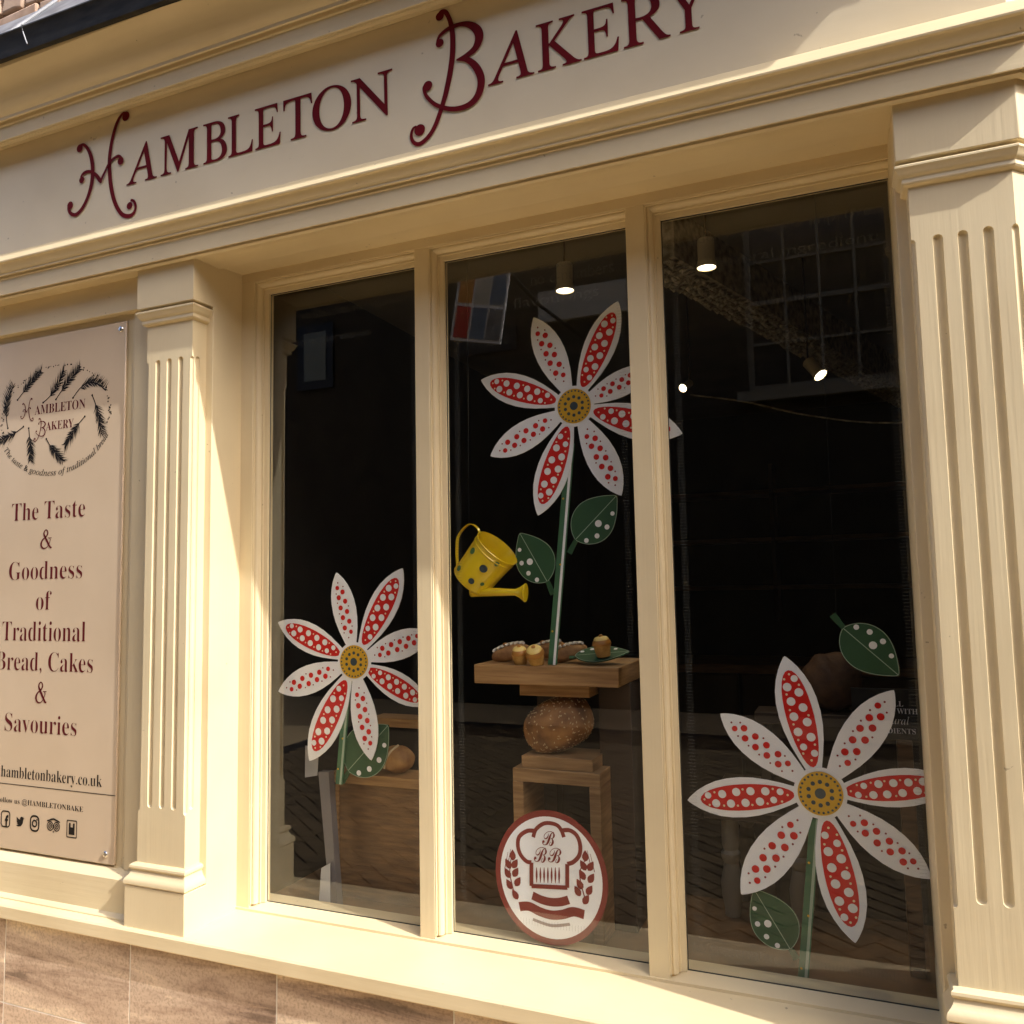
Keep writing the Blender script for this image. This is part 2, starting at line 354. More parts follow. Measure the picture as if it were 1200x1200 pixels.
LEAF={'a': [(-1.5639, 0.9133), (-1.5376, 0.953), (-1.3856, 1.1053), 0.08], 'b': [(-0.7873, 1.6354), (-0.764, 1.6756), (-0.6319, 1.8022), 0.14], 'c': [(-0.8428, 1.5118), (-0.8586, 1.5514), (-0.9459, 1.7036), 0.14], 'd': [(-0.0506, 1.4508), (-0.0262, 1.416), (0.0979, 1.2985), 0.08], 'e': [(-0.1796, 0.5718), (-0.1943, 0.5976), (-0.2783, 0.7362), 0.08]}
CAN={'bot': (-1.0979, 1.556), 'top': (-0.9983, 1.657), 'rimA': (-1.0528, 1.7085), 'rimB': (-0.9436, 1.6065), 'botA': (-1.147, 1.6069), 'botB': (-1.0496, 1.5078), 'sp0': (-1.0459, 1.5231), 'sp1': (-0.9297, 1.5204), 'rose': (-0.9038, 1.5176), 'roseT': (-0.9032, 1.5452), 'roseB': (-0.9076, 1.4913), 'h0': (-1.0611, 1.7039), 'h1': (-1.1005, 1.7343), 'h2': (-1.1373, 1.7007), 'h3': (-1.1428, 1.613)}
SIGN=[('The Taste', -2.78, -2.4151, 1.804, 0.0648), ('&', -2.6296, -2.5715, 1.7008, 0.0645), ('Goodness', -2.784, -2.4207, 1.5928, 0.0654), ('of', -2.6414, -2.5653, 1.4861, 0.0669), ('Traditional', -2.8085, -2.3977, 1.3787, 0.0694), ('Bread, Cakes', -2.8345, -2.3596, 1.2759, 0.0661), ('&', -2.6313, -2.5747, 1.1681, 0.0694), ('Savouries', -2.7792, -2.4279, 1.0643, 0.064)]
SIGN2=[('hambletonbakery.co.uk', -2.7755, -2.3051, 0.9068, 0.0397), ('Follow us @HAMBLETONBAKE', -2.8083, -2.3872, 0.8202, 0.0174)]
LOGO=[('AMBLETON', -2.6791, -2.4269, 2.1826, 0.0335), ('AKERY', -2.6191, -2.4812, 2.1203, 0.0308)]
EARS=[(-2.8167, 2.1466, -2.7934, 2.3046), (-2.7708, 2.2467, -2.6503, 2.3393), (-2.637, 2.223, -2.5369, 2.3296), (-2.5726, 2.2278, -2.4581, 2.3278), (-2.488, 2.2246, -2.3325, 2.2342), (-2.3952, 2.2241, -2.3475, 2.0834), (-2.4284, 2.1524, -2.5207, 2.0571), (-2.615, 2.0898, -2.5317, 2.0051), (-2.7071, 2.1366, -2.6933, 2.0173), (-2.7351, 2.145, -2.8805, 2.1067)]
OVAL=(-2.5782, 2.1689, 0.2709, 0.1821)
LOGO_H=(-2.7499, 2.162, -2.6845, 2.2455)
LOGO_B=(-2.68, 2.0857, -2.6211, 2.1673)
ICON=[(-2.7811, 0.7382, -2.7382, 0.7905), (-2.7059, 0.7431, -2.6652, 0.7804), (-2.6348, 0.7378, -2.5943, 0.7868), (-2.5541, 0.7399, -2.4932, 0.7875), (-2.4599, 0.7338, -2.4154, 0.7877)]
RULE=(-2.7941, 0.8839, -2.2491, 0.8852)
SCREW=[(-2.2808, 0.6964), (-2.2644, 2.4402)]
STICKER=(-0.8208, 0.7259, 0.1674, 0.1826)
HAT=[(-0.267, 0.57), (-0.222, 0.69), (-0.107, 0.784), (0.006, 0.809), (0.131, 0.788), (0.198, 0.718), (0.237, 0.62)]
HATL=[(-0.237, 0.669), (-0.365, 0.656), (-0.496, 0.561), (-0.528, 0.428), (-0.488, 0.29), (-0.39, 0.198), (-0.304, 0.189), (-0.312, -0.164), (-0.017, -0.146), (0.273, -0.118), (0.282, 0.229), (0.379, 0.27), (0.477, 0.381), (0.494, 0.533), (0.444, 0.666), (0.336, 0.731), (0.212, 0.719)]
BS=[(-0.12, 0.47, 0.093, 0.715), (-0.261, 0.207, -0.044, 0.465), (-0.031, 0.225, 0.192, 0.477)]
BARS=[(-0.226, -0.103, -0.221, 0.122), (-0.164, -0.098, -0.159, 0.129), (-0.103, -0.093, -0.097, 0.136), (-0.041, -0.088, -0.035, 0.143), (0.02, -0.083, 0.026, 0.15), (0.081, -0.079, 0.087, 0.157), (0.142, -0.074, 0.148, 0.164)]
WHEATL=[(-0.618, 0.264), (-0.699, 0.125), (-0.583, 0.138), (-0.711, -0.018), (-0.574, 0.01), (-0.685, -0.183), (-0.54, -0.127), (-0.587, -0.325)]
WHEATR=[(0.571, 0.378), (0.535, 0.237), (0.653, 0.238), (0.515, 0.097), (0.656, 0.064), (0.473, -0.044), (0.624, -0.113), (0.435, -0.149), (0.567, -0.256)]
RIB=[[(-0.33, -0.293), (-0.022, -0.318), (0.27, -0.244), (0.294, -0.353), (-0.024, -0.437), (-0.347, -0.423)], [(-0.52, -0.56), (-0.376, -0.464), (-0.361, -0.45), (-0.026, -0.507), (0.389, -0.366), (0.521, -0.46), (0.37, -0.542), (0.303, -0.526), (-0.03, -0.646), (-0.351, -0.614), (-0.479, -0.631)]]
# ================================================================== shop front
XL, XR = -3.4, .376                    # left end, right corner where the front turns away at 45 degrees
K = .7071
def cpath(p, L=.45): return [(XL, -p), (XR + .414 * (p - .26), -p), (XR + .414 * (p - .26) + L * K, -p + L * K)]
shop = empty('bakery_shopfront')
tag(shop, 'cream painted bakery shop front with fluted pilasters and a three light window', 'shop front')

# fascia and mouldings (profiles: projection beyond the fascia line, height)
fas = MB().sweep(cpath(.25), [(0, 2.66), (0, 3.22), (-.12, 3.22), (-.12, 2.66)]).build('fascia_board', M['fascia'], shop)
def prof(pts, p0, back=.30, zt=None, zb=None):
    return [(p - p0, z) for p, z in pts]
low = [(.255, 2.742), (.312, 2.742), (.318, 2.7353), (.335, 2.7044), (.334, 2.700), (.326, 2.6985), (.320, 2.691), (.315, 2.681), (.309, 2.6735), (.306, 2.672), (.3095, 2.6705), (.3095, 2.6665), (.3045, 2.6645), (.3045, 2.674), (.2975, 2.674),
       (.2972, 2.660), (.293, 2.6575), (.293, 2.6035), (.2895, 2.6025), (.2895, 2.620), (.2795, 2.620), (.2795, 2.6005), (.2755, 2.5975), (.2715, 2.596), (.266, 2.597), (.263, 2.6), (.262, 2.604), (.15, 2.604), (.15, 2.742)]
MB().sweep(cpath(.26), prof(low, .26)).build('lower_cornice', M['paint_h'], shop, sharp=25)
upp = [(.25, 3.36), (.44, 3.36), (.44, 3.334), (.436, 3.325), (.425, 3.318), (.412, 3.310), (.398, 3.298), (.385, 3.281), (.374, 3.26), (.366, 3.245), (.355, 3.232), (.347, 3.2255), (.347, 3.215), (.342, 3.213), (.341, 3.224), (.331, 3.224),
       (.330, 3.211), (.328, 3.208), (.325, 3.207), (.325, 3.157), (.320, 3.1555), (.320, 3.180), (.3055, 3.180), (.3055, 3.166), (.303, 3.164), (.295, 3.168), (.288, 3.166), (.28, 3.168), (.270, 3.176), (.258, 3.178), (.251, 3.184), (.251, 3.19), (.15, 3.19), (.15, 3.36)]
MB().sweep(cpath(.26), prof(upp, .26)).build('upper_cornice', M['paint_h'], shop, sharp=25)

# raised name on the fascia
FYL = -.2525
for ch, a, b in FASCIA:
    m = MB(); v, f = upright(ch); x0 = min(p[0] for p in v); x1 = max(p[0] for p in v)
    m.add([(a + (p[0] - x0) / (x1 - x0) * (b - a), FYL, 2.9122 + p[1] * .1305 / .675) for p in v], f)
    m.build('letter', M['red'], fas, sharp=0, fix=False)
def swash(data, k=1.0, fn=lambda x, z: (x, z), y=FYL, mb=None, s=1.0):
    mb = mb or MB(); i = 0
    for pts, balls in data:
        mb.ribbon([(*fn(x, z), w * k * s) for x, z, w in pts], y - .00025 * i); i += 1
        for x, z, r_ in balls:
            X, Z = fn(x, z); mb.disc(X, Z, r_ * k * s, y - .00025 * i, 20); i += 1
    return mb
swash(SWASH_H, 1.22).build('letter', M['red'], fas, sharp=0, fix=False)
swash(SWASH_B, 1.06).build('letter', M['red'], fas, sharp=0, fix=False)

# head over the window, sill, window frame
SOF = [(-1.885, -.262), (.137, -.262)]
MB().add([(-1.89, -.262, 2.602), (.14, -.262, 2.602), (.14, -.04, 2.621), (-1.89, -.04, 2.621), (-1.89, -.262, 2.66), (.14, -.262, 2.66), (.14, -.04, 2.66), (-1.89, -.04, 2.66)],
         [(0, 1, 2, 3), (4, 7, 6, 5), (0, 4, 5, 1), (1, 5, 6, 2), (2, 6, 7, 3), (3, 7, 4, 0)]).build('window_soffit', M['paint_h'], shop)
sill_p = [(.272, .5165), (.276, .512), (.276, .476), (.272, .472), (.20, .470), (-.05, .470), (-.05, .5225), (.05, .5225)]
MB().sweep(cpath(.26, .5), prof(sill_p, .26)).build('window_sill', M['paint_h'], shop, sharp=25)

GX = [(-1.793, -1.2073), (-1.121, -.534), (-.443, .157)]     # clear glass openings between the mouldings
GZ = (.541, 2.552)
FA, FM = -.045, .037
frame = MB()
frame.box(-1.89, .24, FA, .06, GZ[1] + FM, 2.66)
frame = frame.build('window_head', M['paint_h'], shop, bevel=.0015)
MB().add([(-1.89, FA - .004, .50), (.24, FA - .004, .50), (.24, .06, .50), (-1.89, .06, .50), (-1.89, FA - .004, .530), (.24, FA - .004, .530), (.24, -.003, .541), (-1.89, -.003, .541), (-1.89, .06, .541), (.24, .06, .541)],
         [(0, 3, 2, 1), (0, 1, 5, 4), (4, 5, 6, 7), (7, 6, 9, 8), (2, 3, 8, 9), (1, 2, 9, 6, 5), (3, 0, 4, 7, 8)]).build('bottom_rail', M['paint_h'], shop)
for name, x0, x1 in (('window_stile', -1.89, GX[0][0] - FM), ('mullion', GX[0][1], GX[1][0] - FM), ('mullion', GX[1][1], GX[2][0] - FM), ('window_stile', GX[2][1], .26)):
    MB().box(x0, x1, FA, .06, .52, GZ[1] + FM).build(name, M['paint_v'], shop, bevel=.0015)
# stepped ovolo moulding round each light: (inset from face edge, y)
ov = [(0, FA + .0015), (.004, FA + .0015), (.004, FA + .009), (.0085, FA + .0075), (.013, FA + .0095), (.0165, FA + .014), (.018, FA + .019), (.018, FA + .025), (.0235, FA + .025), (.0235, FA + .031), (.037, FA + .034), (.037, .0), (.037, .012), (0, .012)]
def light_mould(x0, x1):
    mb = MB(); zb, zt = .5405, GZ[1] + FM
    xa, xb = x0 - FM, x1 + FM
    k = len(ov)
    # three sides: left upright, head, right upright
    st = []
    st.append([(xa + o_, y, zb) for o_, y in ov])
    st.append([(xa + o_, y, zt - o_) for o_, y in ov])
    st.append([(x1 + .0005, y, zt - o_) for o_, y in ov])
    vs_ = [p for s_ in st for p in s_]
    fs = [(i * k + j, i * k + (j + 1) % k, (i + 1) * k + (j + 1) % k, (i + 1) * k + j) for i in range(2) for j in range(k)]
    fs += [tuple(range(k)), tuple(range(2 * k, 3 * k))]
    return mb.add(vs_, fs)
for x0, x1 in GX:
    light_mould(x0, x1).build('glazing_moulding', M['paint_v'], shop, sharp=28)
panes = []
for i, (x0, x1) in enumerate(GX):
    g = MB().box(x0 - .01, x1 + .01, 0, .006, GZ[0] - .012, GZ[1] + .01).build('glass_pane', M['glass'], shop, sharp=0)
    panes.append(g)
    MB().box(x0 - .001, x0 + .0025, -.0015, -.0003, GZ[0], GZ[1]).box(x1 - .0025, x1 + .001, -.0015, -.0003, GZ[0], GZ[1]).box(x0, x1, -.0015, -.0003, GZ[1] - .003, GZ[1] + .001).box(x0, x1, -.0015, -.0003, GZ[0] - .001, GZ[0] + .003).build('putty_line', M['putty'], g, sharp=0)
# etched border of little stitches and faint lettering on the inner face of the glass
YE = .0075
for i, (x0, x1) in enumerate(GX):
    m = MB(); a, b, c, d = x0 + .03, x1 - .035, .598, 2.40; rc = .06; st = .0085
    per = []
    x = a + rc
    while x < b - rc: per.append((x, c, 0, 1)); x += st
    z = c + rc
    while z < d: per.append((a, z, 1, 0)); per.append((b, z, -1, 0)); z += st
    for k in range(11):
        an = PI / 2 * (k + .5) / 11
        per.append((b - rc + rc * math.sin(an), c + rc - rc * math.cos(an), -math.sin(an), math.cos(an)))
        per.append((a + rc - rc * math.sin(an), c + rc - rc * math.cos(an), math.sin(an), math.cos(an)))
    for (x, z, nx, nz) in per:
        l = .018 * random.uniform(.8, 1.15) / 2; w = .0011
        tx, tz = -nz, nx
        m.flat([(x - nx * l - tx * w, z - nz * l - tz * w), (x + nx * l - tx * w, z + nz * l - tz * w), (x + nx * l + tx * w, z + nz * l + tz * w), (x - nx * l + tx * w, z - nz * l + tz * w)], YE)
    stuff(m.build('stitched_border', M['etch'], panes[i], sharp=0, fix=False))
for i, t, x0, x1, z, cap, st_ in ((0, 'no bleaches no improvers', -1.68, -1.235, 2.448, .030, None), (0, 'no preservatives', -1.70, -1.40, 2.36, .026, None),
                             (1, 'just bread as it used to be', -1.06, -.60, 2.475, .026, None), (1, 'no e-numbers', -.84, -.585, 2.432, .036, None), (1, 'no flavourings', -.98, -.63, 2.37, .032, None),
                             (2, 'no additives', -.43, -.2, 2.472, .026, None), (2, 'es no improvers', -.17, .13, 2.47, .030, None), (2, 'just natural ingredients', -.40, .12, 2.40, .026, None), (2, 'no preservatives', -.43, -.20, .585, .034, None)):
    m = MB(); put_text(m, t, x0, x1, z, cap, YE + .0005, style=st_); stuff(m.build('etched_lettering', M['etch2'], panes[i], sharp=0, fix=False))

# pilasters
def capsule(mb, x, y, r_, z0, z1, n=20):
    pr = []
    for k in range(7): an = PI / 2 * k / 6; pr.append((max(r_ * math.sin(an), 1e-5), z0 + r_ - r_ * math.cos(an)))
    for k in range(7): an = PI / 2 * k / 6; pr.append((max(r_ * math.cos(an), 1e-5), z1 - r_ + r_ * math.sin(an)))
    return mb.lathe(pr, (x, y, 0), (0, 0, 1), n)
def boolean(me, cut):
    o = bpy.data.objects.new('a', me); c = bpy.data.objects.new('b', cut); C.objects.link(o); C.objects.link(c)
    md = o.modifiers.new('b', 'BOOLEAN'); md.object = c; md.operation = 'DIFFERENCE'; md.solver = 'EXACT'
    dg = bpy.context.evaluated_depsgraph_get(); out = bpy.data.meshes.new_from_object(o.evaluated_get(dg))
    bpy.data.objects.remove(o); bpy.data.objects.remove(c)
    out.shade_smooth(); out.set_sharp_from_angle(angle=R(30)); return out
def pilaster(xa, xb, cant):
    inset = .024; ys, yb = -.236, -.175
    if cant:
        blk = [(xa, .05), (xa, -.26), (xb, -.26), (xb + .31, .05)]
        sh = [(xa + inset, yb + .01), (xa + inset, ys), (xb - .0135, ys), (xb - .0135 + .071, yb + .01)]
        pier = [(xa + .001, .05), (xa + .001, yb), (xb + .02, yb), (xb + .245, .05)]
        path = [(xa + inset, yb), (xa + inset, ys), (xb - .0135, ys), (xb - .0135 + .06, ys + .06)]
        xs1 = xb - .0135
    else:
        blk = [(xa, .05), (xa, -.26), (xb, -.26), (xb + .012, .05)]
        sh = [(xa + inset, yb + .01), (xa + inset, ys), (xb - inset, ys), (xb - inset, yb + .01)]
        pier = [(xa + .001, .05), (xa + .001, yb), (xb + .003, yb), (xb + .012, .05)]
        path = [(xa + inset, yb), (xa + inset, ys), (xb - inset, ys), (xb - inset, yb)]
        xs1 = xb - inset
    p = MB().prism(pier, .50, 2.63).build('pilaster', M['paint_v'], shop, bevel=.0015)
    MB().prism(blk, 2.468, 2.64).build('frieze_block', M['paint_v'], p, bevel=.002)
    MB().prism(blk, .505, .640).build('plinth', M['paint_v'], p, bevel=.002)
    xm = (xa + inset + xs1) / 2
    cut = MB(); zt, zb = 2.297, .872
    for dx in (-.0485, 0, .0485): capsule(cut, xm + dx, ys - .001, .0105, zb, zt)
    for x in (xa + inset, xs1): capsule(cut, x, ys, .0085, zb - .012, zt - .004)
    if not cant: capsule(cut, xs1, -.212, .0085, zb, zt)
    link('shaft', boolean(MB().prism(sh, .62, 2.45).mesh('shaft', 0), cut.mesh('cut', 0)), M['paint_v'], p)
    cap = [(-.01, 2.4685), (.002, 2.4683), (.006, 2.461), (.0255, 2.4575), (.027, 2.455), (.027, 2.451), (.0235, 2.447), (.021, 2.44), (.017, 2.4345), (.012, 2.431), (.0115, 2.428), (.0125, 2.425), (.0125, 2.420), (.010, 2.4165), (.004, 2.415), (.0005, 2.413), (-.01, 2.413)]
    MB().sweep(path, cap).build('capital', M['paint_v'], p, sharp=25)
    bs = [(-.01, .642), (.024, .642), (.0275, .646), (.0275, .654), (.025, .660), (.019, .666), (.0145, .672), (.011, .680), (.010, .684), (.014, .687), (.0165, .692), (.0155, .698), (.011, .702), (.0005, .7045), (-.01, .7045)]
    MB().sweep(path, bs).build('base_moulding', M['paint_v'], p, sharp=25)
    return p
pilaster(-2.129, -1.888, False)
pilaster(.137, .376, True)

# left bay behind the sign: recessed panel with rails and a stile
bay = MB().box(XL, -2.125, -.185, .05, .50, 2.66).build('bay_panel', M['paint_v'], shop)
MB().box(XL, -2.127, -.215, -.184, 2.492, 2.64).build('top_rail', M['paint_h'], bay, bevel=.002)
MB().sweep([(XL, -.185), (-2.127, -.185)], [(0, .505), (.046, .505), (.052, .515), (.052, .522), (.046, .529), (.040, .533), (.040, .634), (.030, .644), (.012, .654), (0, .657)]).build('lower_rail', M['paint_h'], bay, sharp=25)
MB().box(-2.205, -2.1275, -.1975, -.184, .64, 2.50).build('stile', M['paint_v'], bay, bevel=.003)
MB().box(-2.218, -2.2045, -.1915, -.184, .64, 2.50).build('bead', M['paint_v'], bay, bevel=.003)

# canted return beyond the right pilaster
q = .31
MB().prism([(XR + q * .9, -.26 + q), (XR + 1.5, -.26 + 1.5), (XR + 1.55, -.26 + 1.4), (XR + q * .9 + .1, -.26 + q - .02)][::1], .5, 2.66).build('canted_return', M['paint_v'], shop)

# stall riser of stone tiles
ris = MB().box(XL, XR - .02, -.2425, .02, 0, .469).build('stall_riser', M['grout'], shop)
xs = [-3.24, -2.678, -2.117, -1.560, -1.000, -.441, .119, .37]
for k in range(len(xs) - 1):
    for z0, z1 in ((.192, .468), (.0, .188)):
        MB().box(xs[k] + .0022, xs[k + 1] - .0022, -.2435, -.2355, z0, z1).build('tile', M['tile'], ris, bevel=.0012)

# ------------------------------------------------------------------ gutter, lead and the stone wall above
gut = empty('gutter')
tag(gut, 'black cast iron gutter running above the bakery cornice', 'gutter')
def gz(x): return -.0165 * (x + 2.5)
gp = [(.472, 3.3195), (.474, 3.33), (.480, 3.385), (.486, 3.392), (.484, 3.3985), (.474, 3.399), (.466, 3.392), (.458, 3.335), (.38, 3.337), (.38, 3.3605), (.36, 3.3605), (.36, 3.342), (.44, 3.3365), (.452, 3.324)]
m = MB(); k = len(gp)
m.add([(x, -p, z + gz(x)) for x in (XL, .5) for p, z in gp], [(j, (j + 1) % k, k + (j + 1) % k, k + j) for j in range(k)] + [tuple(range(k)), tuple(range(k, 2 * k))[::-1]])
m.build('trough', M['gutter'], gut, sharp=40)
for x in (-2.415, -1.2, 0.0):
    MB().tube([(x, -.47, 3.405 + gz(x)), (x + .004, -.489, 3.397 + gz(x)), (x + .006, -.4845, 3.375 + gz(x)), (x + .012, -.479, 3.35 + gz(x)), (x + .018, -.477, 3.335 + gz(x))], .0022, 6).build('bracket_clip', M['lead'], gut)
ap = MB().add([(XL, -.45, 3.40), (.45, -.45, 3.40), (.45, -.205, 3.735), (XL, -.205, 3.735), (XL, -.19, 3.73), (.45, -.19, 3.73), (.45, -.43, 3.39), (XL, -.43, 3.39)],
              [(0, 1, 2, 3), (3, 2, 5, 4), (4, 5, 6, 7), (7, 6, 1, 0), (0, 3, 4, 7), (1, 6, 5, 2)]).build('lead_apron', M['lead'])
tag(ap, 'grey lead apron sloping up behind the black gutter', 'flashing')
for x in (-2.62, -2.14, -1.5, -.9):
    MB().tube([(x, -.452, 3.404), (x, -.206, 3.741)], .008, 8).build('lead_roll', M['lead'], ap)
wall = MB().box(-9, 9, -.185, .2, 3.36, 8.5).build('upper_wall', M['mortar'])
tag(wall, 'rubble stone wall above the lead apron in the upper left corner', 'wall')
z = 3.66; row = 0
while z < 4.3:
    h = random.uniform(.08, .13); x = -3.35 + random.uniform(0, .1)
    while x < -1.6:
        w = random.uniform(.12, .26)
        me_b = MB(); d = [random.uniform(-.008, .008) for _ in range(12)]
        x1 = x + w - .012; z1 = z + h - .012; yf = -.205 - random.uniform(0, .014)
        ring = [(x + d[0], z + d[1]), (x + w * .5, z + d[2]), (x1 + d[3], z + d[4]), (x1 + d[5], z + h * .5), (x1 + d[6], z1 + d[7]), (x + w * .5, z1 + d[8]), (x + d[9], z1 + d[10]), (x + d[11], z + h * .5)]
        me_b.plate(ring, yf, -.18)
        me_b.build('stone', M['stone'], wall, bevel=.008)
        x += w
    z += h; row += 1
for x0, x1 in ((-9, XL), (1.9, 9)):
    w_ = MB().box(x0, x1, -.2, .1, 0, 3.36).build('side_wall', M['oppstone'])
    tag(w_, 'plain stone wall continuing the street front ' + ('left of the bakery' if x0 < 0 else 'right of the bakery'), 'wall')

# ------------------------------------------------------------------ wall sign
sign = MB().box(-2.905, -2.2435, -.198, -.190, .664, 2.4665).build('wall_sign', M['signboard'], None, bevel=.0025)
tag(sign, 'tan sign board with maroon slogan and oval wheat logo beside the left pilaster', 'sign')
SY = -.1988
def ampersand(a, b, zb, h):
    w = b - a; m = MB(); s_ = h
    def q(l, y): return m.ribbon([(a + x * w, zb + z * h, k * s_) for x, z, k in l], y)
    q([(1.0, .03, .03), (.86, .06, .055), (.62, .34, .066), (.40, .62, .062), (.30, .80, .05), (.36, .95, .035), (.48, 1.0, .03), (.60, .93, .035), (.62, .80, .045), (.52, .66, .04), (.36, .56, .03)], SY)
    q([(.40, .58, .025), (.20, .46, .045), (.09, .28, .062), (.13, .10, .055), (.32, .0, .035), (.55, .04, .022), (.74, .20, .02), (.86, .44, .025), (.80, .54, .02)], SY - .0002)
    q([(.66, .555, .018), (.98, .555, .018)], SY - .0003)
    return m
for t, a, b, zb, cap in SIGN:
    if t == '&':
        m = ampersand(a, b, zb, cap); m.build('slogan_line', M['signred'], sign, sharp=0, fix=False)
    else:
        m = MB(); put_text(m, t, a, b, zb, cap, SY, thin=-.0135, capu=.69); stuff(m.build('slogan_line', M['signred'], sign, sharp=0, fix=False))
(t, a, b, zb, cap) = SIGN2[0]
m = MB(); put_text(m, 'www.' + t, a - (b - a) * .26, b, zb, cap, SY, thin=-.011, capu=.70); m.build('web_address', M['ink'], sign, sharp=0, fix=False)
(t, a, b, zb, cap) = SIGN2[1]
m = MB(); put_text(m, t, a, b, zb, cap, SY, thin=-.009); m.build('follow_line', M['ink'], sign, sharp=0, fix=False)
MB().flat([(-2.9, RULE[1] - .0012), (-2.2435, RULE[1] - .0012), (-2.2435, RULE[1] + .0012), (-2.9, RULE[1] + .0012)], SY).build('rule_line', M['ink'], sign, sharp=0, fix=False)
for t, a, b, zb, cap in LOGO:
    m = MB(); put_text(m, t, a, b, zb, cap, SY, thin=-.010)
    m.build('logo_name', M['signred'], sign, sharp=0, fix=False)
def fit(data, box_, k):
    xs_ = [p[0] for pts, bl in data for p in pts]; zs = [p[1] for pts, bl in data for p in pts]
    x0, x1, z0, z1 = min(xs_), max(xs_), min(zs), max(zs); s = (box_[3] - box_[1]) / (z1 - z0)
    return swash(data, k, lambda x, z: (box_[0] + (x - x0) / (x1 - x0) * (box_[2] - box_[0]), box_[1] + (z - z0) * s), SY, None, s)
fit(SWASH_H, LOGO_H, 1.1).build('logo_initial', M['signred'], sign, sharp=0, fix=False)
fit(SWASH_B, LOGO_B, 1.0).build('logo_initial', M['signred'], sign, sharp=0, fix=False)
def kernel(m, x, z, an, l, w, y):
    c, s_ = math.cos(an), math.sin(an)
    m.flat([(x + c * l * t - s_ * w * k, z + s_ * l * t + c * w * k) for t, k in ((0, 0), (.12, .62), (.32, 1), (.55, .92), (.8, .48), (1, 0), (.8, -.48), (.55, -.92), (.32, -1), (.12, -.62))], y)
rnd = random.Random(3)
BEND = (.14, .02, -.10, .03, .26, .05, -.04, -.04, .02, .06)
for (x0, z0, x1, z1) in EARS:
    m = MB(); L_ = math.hypot(x1 - x0, z1 - z0); an = math.atan2(z1 - z0, x1 - x0); bend = BEND[EARS.index((x0, z0, x1, z1))]
    def pt(t): return (x0 + (x1 - x0) * t - math.sin(an) * bend * L_ * 4 * t * (1 - t), z0 + (z1 - z0) * t + math.cos(an) * bend * L_ * 4 * t * (1 - t))
    m.ribbon([(*pt(t / 6), .0018) for t in range(7)], SY)
    m.disc(x0, z0, .004, SY - .0001, 8)
    for k in range(36):
        t = .25 + .74 * k / 36; X, Z = pt(t); sd = 1 if k % 2 else -1; e = 1 - .5 * abs(t - .55)
        kernel(m, X + rnd.uniform(-.002, .002), Z, an + sd * rnd.uniform(.35, .9), .028 * e, .0021 * e, SY - .00012 * (1 + k % 3))
        if k % 2: kernel(m, X, Z, an + sd * rnd.uniform(.5, .95), .046 * e, .0009, SY - .0005)
    m.build('wheat_ear', M['ink'], sign, sharp=0, fix=False)
m = MB(); ox, oz, oa, ob = OVAL
for k in range(110):
    an = rnd.uniform(-.28, PI + .28); rr = rnd.uniform(.965, 1.02); m.disc(ox + oa * rr * math.cos(an), oz + ob * rr * math.sin(an), rnd.uniform(.0017, .0033), SY, 7)
stuff(m.build('grain_dots', M['ink'], sign, sharp=0, fix=False))
m = MB(); txt = 'The taste & goodness of traditional bread'
v, f = glyphs(txt, 'italic', .004, 3)
w_ = max(p[0] for p in v)
def arc(px, pz):
    s_ = px / w_; an = PI + .50 + s_ * (PI - .93)
    rr = 1.10; k = .0305
    cx, cz = ox + oa * .98 * rr * math.cos(an), oz + ob * 1.06 * rr * math.sin(an)
    nx, nz = -math.cos(an) / oa, -math.sin(an) / ob; l = math.hypot(nx, nz)
    return (cx + nx / l * pz * k, cz + nz / l * pz * k)
m.add([(arc(*p)[0], SY, arc(*p)[1]) for p in v], f)
m.build('logo_motto', M['ink'], sign, sharp=0, fix=False)
# small media icons
def ring(m, pts, w, y):
    n = len(pts)
    m.ribbon([(*p, w) for p in pts + [pts[0]]], y)
def rrect(x0, z0, x1, z1, r_):
    out = []
    for cx, cz, a0 in ((x1 - r_, z1 - r_, 0), (x0 + r_, z1 - r_, PI / 2), (x0 + r_, z0 + r_, PI), (x1 - r_, z0 + r_, 1.5 * PI)):
        for k in range(4): out.append((cx + r_ * math.cos(a0 + k * PI / 6), cz + r_ * math.sin(a0 + k * PI / 6)))
    return out
I = ICON
m = MB(); ring(m, rrect(*I[0], .012), .0022, SY); x0, z0, x1, z1 = I[0]; w, h = x1 - x0, z1 - z0
put_text(m, 'f', x0 + w * .45, x0 + w * .85, z0 + .002, h * .72, SY - .0002, style=None, thin=.04, capu=.72); m.build('media_icon', M['ink'], sign, sharp=0, fix=False)
m = MB(); x0, z0, x1, z1 = I[1]; w, h = x1 - x0, z1 - z0
m.flat([(x0 + a * w, z0 + b * h) for a, b in ((0, .12), (.3, .05), (.6, .1), (.82, .38), (.88, .7), (1, .86), (.86, .84), (.9, .97), (.74, .92), (.6, .97), (.48, .84), (.47, .68), (.28, .74), (.06, .92), (.06, .68), (.14, .56), (.04, .58), (.12, .4), (.2, .34), (.12, .32), (.28, .2))], SY)
m.build('media_icon', M['ink'], sign, sharp=0, fix=False)
m = MB(); ring(m, rrect(*I[2], .015), .0030, SY); x0, z0, x1, z1 = I[2]; cx, cz = (x0 + x1) / 2, (z0 + z1) / 2
ring(m, [(cx + (x1 - x0) * .25 * math.cos(k * PI / 8), cz + (x1 - x0) * .25 * math.sin(k * PI / 8)) for k in range(16)], .0028, SY - .0002); m.disc(x0 + (x1 - x0) * .78, z0 + (z1 - z0) * .78, .003, SY - .0003, 8)
m.build('media_icon', M['ink'], sign, sharp=0, fix=False)
m = MB(); x0, z0, x1, z1 = I[3]; w, h = x1 - x0, z1 - z0
